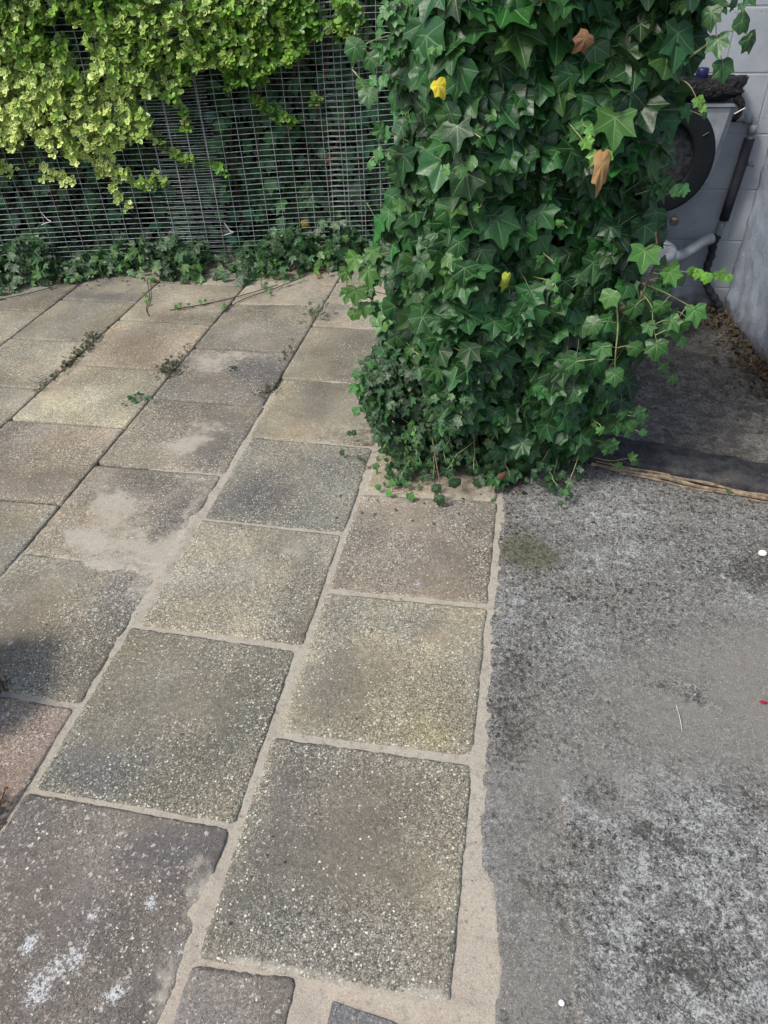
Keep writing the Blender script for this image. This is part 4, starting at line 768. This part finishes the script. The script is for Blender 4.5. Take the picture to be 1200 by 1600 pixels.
# ---------------- weeds in the joints
def weed(cx, cy, n, spread, s, col, label, lift=.01, sx=1.0, sy=1.0, ang=0.0, round_=False):
    P, N_, T_, S_, C_ = [], [], [], [], []; root = empty("weed", (cx, cy, 0), label, "weed", "weeds in the patio joints"); mb = MB()
    for k in range(n):
        a = random.gauss(0, spread * sx); b = random.gauss(0, spread * sy); x = cx + a * math.cos(ang) - b * math.sin(ang); y = cy + a * math.sin(ang) + b * math.cos(ang); z = lift * (.3 + 1.2 * random.random()) + .004
        P.append((x, y, z)); N_.append((random.gauss(0, .5), random.gauss(-.3, .4), 1)); T_.append((random.gauss(0, 1), random.gauss(0, 1), .25)); S_.append(s * random.uniform(.45, 1.05)); C_.append((*(np.array(col) * random.uniform(.5, 1.5)), 1))
        if k % 2 == 0: mb.tube([(cx + (x - cx) * .6, cy + (y - cy) * .6, -.004), (x, y, z)], .0012, 3, False)
    leaves_mesh("foliage", M_IVY if round_ else M_DEAD, np.array(P), np.array(N_), np.array(T_), np.array(S_), np.array(C_), LO if not round_ else [ivy_template(False, .2, .1)], root); mb.build("stem", M_TWIG, root)
JA = math.radians(88)
weed(-2.475, 3.18, 60, .055, .016, (.04, .038, .02), "dry dark moss at the near end of the row in the left joint", .018, 2.2, .3, JA)
weed(-2.478, 3.42, 90, .06, .018, (.045, .045, .022), "densest clump of dry moss along the left joint", .022, 2.0, .4, JA)
weed(-2.52, 3.58, 26, .03, .016, (.05, .05, .03), "small dry sprig at the far end of the mossy left joint", .02)
weed(-1.86, 3.26, 70, .045, .020, (.05, .048, .035), "dry grey brown tuft where the rust stained slab meets the dark slab", .028, 1.3, .7, JA)
weed(-1.865, 3.46, 20, .035, .012, (.04, .035, .025), "thin dry weed just above the grey brown tuft", .015, 2, .5, JA)
weed(-1.90, 2.93, 14, .028, .028, (.035, .09, .035), "small green weed at the corner of the cream slab", .022, round_=True)
weed(-1.245, 3.10, 40, .035, .013, (.05, .04, .025), "dry brown weed by the sandy joint left of the ivy", .015)
weed(-1.52, 3.32, 12, .018, .014, (.03, .028, .02), "tiny dark clump lying on the dark grey slab", .01)
weed(-1.235, 4.03, 26, .045, .026, (.03, .085, .03), "green ivy sprout growing from the joint near the back of the ivy", .05, round_=True)
weed(-1.27, 3.52, 26, .035, .012, (.04, .036, .02), "dark crumbs of moss below the ivy sprout", .012, 2, .5, JA)
weed(-1.32, .73, 90, .032, .013, (.10, .035, .022), "reddish brown dry tuft at the lower left edge of the photo", .03, 1.8, .8, math.radians(70))
weed(-1.53, 1.14, 24, .02, .012, (.13, .03, .02), "little dark red tuft at the left edge beside the leaf shadow", .02)

# ---------------- unseen potted plant added outside the left edge (its leaf throws the soft shadow)
pot = empty("added_shadow_plant", (-1.92, .82, 0), "terracotta pot with a broad leaved plant, added unseen past the left edge to throw the leaf shadow", "plant")
mb = MB(); prof = [(.09, .0), (.11, .10), (.125, .17), (.14, .175), (.14, .21), (.125, .21), (.11, .18), (.0, .17)]; VV = []; FF = []
for r, z in prof:
    for k in range(20): VV.append((-1.92 + r * math.cos(k * math.pi / 10), .82 + r * math.sin(k * math.pi / 10), z + .004))
for i in range(len(prof) - 1):
    for k in range(20): FF.append((i * 20 + k, i * 20 + (k + 1) % 20, (i + 1) * 20 + (k + 1) % 20, (i + 1) * 20 + k))
mesh_obj("pot", VV, FF, M_TERRA, pot, smooth=True)
P, N_, T_, S_, C_ = [], [], [], [], []; mb = MB()
for (tx, ty, tz, s, dx, dy) in ((-1.74, .90, .24, .37, .30, .9), (-1.72, .80, .22, .40, .30, .85), (-1.78, .92, .20, .34, .25, .9), (-1.95, .9, .42, .2, -.4, .6), (-1.98, .75, .40, .2, -.8, -.3), (-1.88, .68, .38, .2, .1, -1)):
    P.append((tx, ty, tz)); N_.append((-.35, -.25, 1)); T_.append((dx, dy, -.1)); S_.append(s); C_.append((.035, .10, .03, .0)); mb.tube(spline([(-1.92, .82, .16), (-1.9 + (tx + 1.9) * .6, .82 + (ty - .82) * .6, tz * .9), (tx, ty, tz)], 4), .004, 5)
leaves_mesh("foliage", M_IVY, np.array(P), np.array(N_), np.array(T_), np.array(S_), np.array(C_), ELL, pot); mb.build("stem", M_PETIOLE, pot)

# ================================================================== OUTHOUSE
def obox(name, c, d, mat, label, cat, M=None, bev=0.0):
    mb = MB(); mb.box(c, d, M, bev); return tag(mb.build(name, mat, origin=(c[0], c[1], c[2] - d[2] / 2)), label, cat)
obox("end_wall", (.02, 2.76, 1.1), (.76, .16, 2.2), M_BRICK, "brick front wall of the outhouse, buried under the big ivy", "wall")
obox("block_wall", (.70, 4.475, 1.15), (2.1, .15, 2.4), M_BLOCK, "pale grey painted block wall behind the toilet", "wall")
obox("partition_wall", (-.30, 3.62, 1.1), (.12, 1.55, 2.2), M_BLOCK, "side wall of the outhouse hidden behind the big ivy", "wall")
RW = Matrix.Rotation(math.radians(6.9), 4, 'Z')
# rendered side wall: subdivided and hand-trowelled uneven
a0 = np.array([1.225, 4.40]); dr = np.array([.1175, -.9931]); nr2 = np.array([-.9931, -.1175])
u, v, F = grid(0, 1, 0, 1, 1 / 80); L_ = 2.0; dd = .022 * (fbm(u * 16, v * 18, 4) - .5) + .022 * (fbm(u * 60, v * 60, 3) - .5)
VV = np.stack([a0[0] + dr[0] * u * L_ + nr2[0] * dd, a0[1] + dr[1] * u * L_ + nr2[1] * dd, v * 2.3 - .03], 1); N1 = len(VV)
VB = np.stack([a0[0] + dr[0] * u * L_ - nr2[0] * .14, a0[1] + dr[1] * u * L_ - nr2[1] * .14, v * 2.3 - .03], 1)
idx = np.arange(81 * 81).reshape(81, 81); ring = np.concatenate([idx[0, :-1], idx[:-1, -1], idx[-1, :0:-1], idx[:0:-1, 0]]); nx_ = np.roll(ring, -1)
o = mesh_obj("rendered_wall", np.concatenate([VV, VB]), [F, F[:, ::-1] + N1, np.stack([ring, ring + N1, nx_ + N1, nx_], 1)], M_RENDER, smooth=False, origin=(1.3, 3.6, 0)); tag(o, "rough blue grey rendered wall on the right of the outhouse", "wall")

# threshold board
th = empty("threshold_board", (.75, 2.68, 0), "long black felt covered board with a splintered pale wooden edge across the outhouse doorway", "board")
u, v, F = grid(0, 1, 0, 1, 1 / 60)
xa = .10 + 1.65 * u; yf = 2.665 - .155 * (xa - .41) / .68; yb = yf + .205 + .02 * u; yy = yf + (yb - yf) * v
zt = .048 + .012 * np.sin(v * math.pi) + .010 * (fbm(xa * 14, yy * 14, 4) - .5) * 2 - .035 * np.exp(-np.minimum(v, 1 - v) / .03) + .012 * np.exp(-((xa - .97) / .03) ** 2)
V0 = np.stack([xa, yy + .008 * (fbm(xa * 20, xa * 0, 3) - .5), zt], 1); ringv = np.concatenate([np.arange(61), np.arange(61 * 60, 61 * 61)])
idx = np.arange(61 * 61).reshape(61, 61); ring = np.concatenate([idx[0, :-1], idx[:-1, -1], idx[-1, :0:-1], idx[:0:-1, 0]]); SV = V0[ring].copy(); SV[:, 2] = -.01; m = len(ring)
mesh_obj("felt_cover", np.concatenate([V0, SV]), [F, np.stack([ring, 3721 + np.arange(m), 3721 + np.roll(np.arange(m), -1), np.roll(ring, -1)], 1)], M_FELT, th, smooth=True)
mb = MB()
for (z0, o0, r0, x0, x1) in ((.012, -.012, .010, .38, 1.7), (.024, -.004, .008, .45, 1.7), (.008, -.030, .005, .50, .95), (.030, -.010, .004, .40, .70), (.010, -.026, .006, 1.0, 1.7)):
    pts = [(x, 2.665 - .155 * (x - .41) / .68 + o0 + .004 * math.sin(x * 25 + o0 * 300), z0 + .004 * math.sin(x * 17 + r0 * 900)) for x in np.linspace(x0, x1, 26)]
    mb.tube(pts, [r0 * (.6 + .5 * random.random()) for _ in pts], 6)
mb.build("timber_edge", M_WOOD, th)

# ---------------- outdoor toilet
wc = empty("toilet", (.68, 4.05, 0), "old white outdoor toilet with its round black seat raised, half hidden by the ivy", "toilet")
def lathe_oval(name, prof, cx, cy, mat, parent, sx=1, sy=1, n=32):
    VV = []; FF = []
    for r, z, oy in prof:
        for k in range(n): VV.append((cx + r * sx * math.cos(2 * math.pi * k / n), cy + oy + r * sy * math.sin(2 * math.pi * k / n), z))
    for i in range(len(prof) - 1):
        for k in range(n): FF.append((i * n + k, i * n + (k + 1) % n, (i + 1) * n + (k + 1) % n, (i + 1) * n + k))
    FF.append(tuple(range(n - 1, -1, -1))); return mesh_obj(name, VV, FF, mat, parent, smooth=True)
lathe_oval("bowl", [(.11, .0, .08), (.12, .03, .08), (.10, .10, .08), (.10, .22, .06), (.12, .34, .02), (.155, .44, 0), (.165, .50, 0), (.16, .52, 0), (.12, .52, 0), (.11, .48, 0), (.07, .38, .02), (.02, .33, .03)], .63, 3.95, M_CER, wc, 1.0, 1.2)
mb = MB(); mb.tube(spline([(.70, 4.10, .40), (.80, 4.16, .385), (.90, 4.22, .40), (.98, 4.28, .44), (1.04, 4.32, .455)], 6), [.036 - .0004 * i + (.005 if i > 21 else 0) for i in range(25)], 14); mb.build("waste_outlet", M_CER, wc, smooth=True)
# tapered cistern
VV = []; FF = []
for (z, hw, yf) in ((.74, .245, 4.255), (.76, .255, 4.24), (1.10, .288, 4.215), (1.12, .292, 4.21)):
    pr = [(-hw, 4.392), (-hw, yf + .03), (-hw + .03, yf), (hw - .03, yf), (hw, yf + .03), (hw, 4.392)]
    VV += [(.69 + x, y, z) for x, y in pr]
for k in range(3):
    for i in range(6): FF.append((k * 6 + i, k * 6 + (i + 1) % 6, k * 6 + 6 + (i + 1) % 6, k * 6 + 6 + i))
FF += [tuple(range(5, -1, -1)), tuple(range(18, 24))]
mesh_obj("cistern", VV, FF, M_CER, wc)
mb = MB(); mb.box((.69, 4.30, 1.132), (.60, .19, .022), None, .006); mb.build("cistern_lid", M_CER, wc)
def ring_seat(name, y, cx, cz, a, b, ia, ib, th_, mat, lean=.10, hole=True):
    n = 56; VV = []; FF = []
    prof = [(0, 0), (.03, .75), (.14, 1), (.86, 1), (.97, .75), (1, 0), (.97, -.75), (.86, -1), (.14, -1), (.03, -.75)]
    for k in range(n):
        q_ = 2 * math.pi * k / n; c_, s_ = math.cos(q_), math.sin(q_)
        for (t, h_) in prof:
            rx = ia + (a - ia) * t; rz = ib + (b - ib) * t; zz = cz + rz * s_
            VV.append((cx + rx * c_, y + h_ * th_ / 2 + (zz - cz) * lean, zz))
    m = len(prof)
    for k in range(n):
        for i in range(m): FF.append((k * m + i, k * m + (i + 1) % m, ((k + 1) % n) * m + (i + 1) % m, ((k + 1) % n) * m + i))
    return mesh_obj(name, VV, FF, mat, wc, smooth=True)
ring_seat("seat", 4.125, .672, .905, .238, .255, .132, .165, .016, M_BLACK)
# lid disc behind the seat
VV = [(.672, 4.168, .905)]; n = 40
for r in (.5, .98, 1.0):
    for k in range(n): VV.append((.672 + .225 * r * math.cos(2 * math.pi * k / n), 4.168 + .24 * r * math.sin(2 * math.pi * k / n) * .1 + (.008 if r == 1.0 else 0), .905 + .24 * r * math.sin(2 * math.pi * k / n)))
FF = [(0, 1 + k, 1 + (k + 1) % n) for k in range(n)] + [(1 + j * n + k, 1 + (j + 1) * n + k, 1 + (j + 1) * n + (k + 1) % n, 1 + j * n + (k + 1) % n) for j in (0, 1) for k in range(n)]
mesh_obj("seat_lid", VV, FF, M_LID, wc, smooth=True)
for (x, z) in ((.842, 1.02), (.80, .74)):
    mb = MB(); mb.tube([(x - .012, 4.112 + (z - .905) * .1, z - .007), (x + .012, 4.112 + (z - .905) * .1, z + .010)], .0028, 6); mb.build("seat_bumper", M_BRASS, wc)
mb = MB(); mb.box((.775, 4.09, .615), (.042, .05, .042), None, .008); mb.box((.775, 4.063, .617), (.022, .004, .022)); mb.build("hinge", M_BRASS, wc)

# water pipe with lagging
wp = empty("water_pipe", (1.10, 4.36, 0), "water pipe in dark foam lagging running up the block wall into the toilet cistern", "pipe")
mb = MB(); mb.tube(spline([(1.018, 4.355, 1.045), (1.075, 4.355, 1.045), (1.105, 4.355, 1.035), (1.112, 4.355, 1.0), (1.110, 4.355, .93)], 5), .016, 12); mb.tube([(1.058, 4.355, 1.046), (1.094, 4.355, 1.043)], .023, 12); mb.tube([(1.112, 4.355, 1.02), (1.112, 4.355, .975)], .023, 12); mb.build("elbow", M_PIPE, wp, smooth=True)
mb = MB(); mb.tube([(.985, 4.35, 1.045), (1.035, 4.355, 1.045)], .014, 10); mb.build("tap_connector", M_BLACK, wp)
mb = MB(); mb.tube([(1.109, 4.353, .955), (1.103, 4.353, .80), (1.094, 4.353, .66), (1.088, 4.353, .545)], .026, 16); mb.build("lagging", M_SLEEVE, wp, smooth=True)
mb = MB(); mb.tube([(1.088, 4.36, .56), (1.082, 4.36, .49), (1.078, 4.36, .44)], .019, 12); mb.build("pipe", M_PIPE, wp, smooth=True)
mb = MB(); mb.tube([(1.12, 4.37, .83), (1.150, 4.355, .83)], .008, 8); mb.tube([(1.150, 4.345, .83), (1.158, 4.345, .835)], .012, 8); mb.build("pipe_clip", M_BRASS, wp)
mb = MB(); mb.tube(spline([(1.080, 4.355, .46), (1.066, 4.35, .42), (1.07, 4.35, .34), (1.062, 4.345, .27), (1.085, 4.34, .18), (1.14, 4.335, .11), (1.19, 4.33, .05), (1.20, 4.32, .0)], 6), [.021 + .004 * math.sin(i * 1.7) for i in range(43)], 10); mb.build("rag_wrapped_end", M_SLEEVE, wp, smooth=True)

# black bag on the cistern
bagc = (.80, 4.29, 1.145)
u, v, F = grid(0, 1, 0, 1, 1 / 30); th2 = u * 2 * math.pi; ph = (v - .5) * math.pi
rx, ry, rz = .20, .105, .045; nn = (fbm(u * 9 + 3, v * 7, 4) - .5)
sq = lambda c, e: np.sign(c) * np.abs(c) ** e
kf = 1 + .55 * nn * np.cos(ph)
VV = np.stack([bagc[0] + rx * sq(np.cos(th2), .6) * np.cos(ph) ** .6 * kf, bagc[1] + ry * sq(np.sin(th2), .6) * np.cos(ph) ** .6 * kf, bagc[2] + .054 + rz * sq(np.sin(ph), .7) * kf + .02 * nn + .018 * np.sin(u * 14) * np.cos(ph)], 1)
VV[:, 2] = np.maximum(VV[:, 2], 1.146)
bag = empty("plastic_bag", bagc, "crumpled black plastic bag lying on top of the toilet cistern", "bag")
mesh_obj("bag_body", VV, F, M_BAG, bag, smooth=True)
mb = MB(); mb.tube(spline([(.96, 4.21, 1.17), (.99, 4.19, 1.14), (.985, 4.185, 1.10), (.965, 4.19, 1.075)], 5), [.02, .022, .02, .018, .018, .016, .015, .014, .013, .014, .016, .018, .018, .016, .012, .008], 8); mb.build("loose_flap", M_BAG, bag, smooth=True)
mb = MB(); mb.tube([(.96, 4.165, 1.103), (1.005, 4.165, 1.13)], .0025, 6); mb.build("metal_rod", M_TIE, bag)
lathe = lathe_oval("bottle_cap", [(.028, 1.235, 0), (.03, 1.24, 0), (.03, 1.275, 0), (.026, 1.28, 0), (.001, 1.281, 0)], .795, 4.30, M_BLUE, None); lathe.data.transform(Matrix.Translation((0, 0, 0)))
tag(lathe, "small dark blue plastic cap on the black bag behind an ivy leaf", "cap")

# ---------------- small things on the concrete
def pebble(c, r, mat, name, label, cat, sq_=(1, 1, .6)):
    u, v, F = grid(0, 1, 0, 1, 1 / 10); a = u * 2 * math.pi; b = (v - .5) * math.pi; k = 1 + .35 * (fbm(u * 3 + c[0] * 50, v * 3, 2) - .5)
    VV = np.stack([c[0] + r * sq_[0] * np.cos(a) * np.cos(b) * k, c[1] + r * sq_[1] * np.sin(a) * np.cos(b) * k, c[2] + r * sq_[2] * .8 + r * sq_[2] * np.sin(b) * k], 1)
    return tag(mesh_obj(name, VV, F, mat, smooth=True, origin=c), label, cat)
M_WH = simple("white_shell", (.72, .71, .66), .6, .3, var=.1); M_RED = simple("red_petal", (.30, .01, .035), .5, .3, var=.2)
pebble((.985, 2.165, .004), .016, M_WH, "white_pebble", "small bright white pebble on the dark patch of concrete at the right edge", "pebble")
pebble((.235, .575, .004), .007, M_WH, "white_pebble", "tiny white chip on the concrete near the bottom edge", "pebble")
pebble((.845, 1.475, .004), .010, M_RED, "red_petal", "small dark red petal on the concrete at the right edge", "petal", (1.3, .6, .3))
mb = MB(); mb.tube(spline([(.585, 1.42, .008), (.588, 1.37, .012), (.59, 1.33, .006)], 4), .0011, 5); tag(mb.build("straw", M_TIE, origin=(.585, 1.38, 0)), "thin pale straw lying on the smooth patch of concrete", "straw")
mb = MB(); mb.tube(spline([(.78, 2.475, .012), (.82, 2.485, .016), (.86, 2.48, .010), (.875, 2.46, .012)], 4), .0018, 5); tag(mb.build("twig", M_TWIG, origin=(.82, 2.48, 0)), "thin dark twig on the concrete near the threshold board", "twig")
o = dead_leaf((.93, 2.53, .02), .035, (.03, .07, .035), "dark green fallen leaf on the concrete in front of the threshold board", tip=(1, .1, 0), nrm=(0, -.2, 1), curl=.3); o["group"] = "fallen leaves on the ground"; o["category"] = "leaf"; o.name = "fallen_leaf"
o = dead_leaf((1.19, 2.93, .02), .04, (.03, .12, .03), "green leaf on the outhouse floor at the right edge", tip=(1, -.2, 0), nrm=(0, -.2, 1), curl=.3); o["group"] = "fallen leaves on the ground"; o["category"] = "leaf"; o.name = "fallen_leaf"
def cr(): return (random.uniform(.12, 1.1), random.uniform(.4, 2.5), .006)
litter("grit", 140, cr, (.30, .28, .24), .002, .006, "loose grit and specks scattered on the concrete", tilt=.3)

def onp(): return (random.uniform(-3.0, .0), random.uniform(.4, 4.4), .006)
litter("dark_crumbs", 200, onp, (.03, .028, .022), .002, .007, "small dark crumbs and seeds scattered over the paving slabs", tilt=.3)
def inj():
    x0 = random.choice([-.61, -1.235, -.61, -1.235, .02]) + random.gauss(0, .008); return (x0, random.uniform(.5, 2.6), .002)
litter("mortar_grit", 260, inj, (.36, .33, .27), .0015, .005, "pale grit loose in the mortar joints", tilt=.4)
litter("leaf_litter", 70, lambda: (random.uniform(-.7, .6), random.uniform(2.12, 2.5), .008), (.12, .08, .04), .004, .014, "dry leaf scraps on the ground in front of the big ivy", tilt=.3)
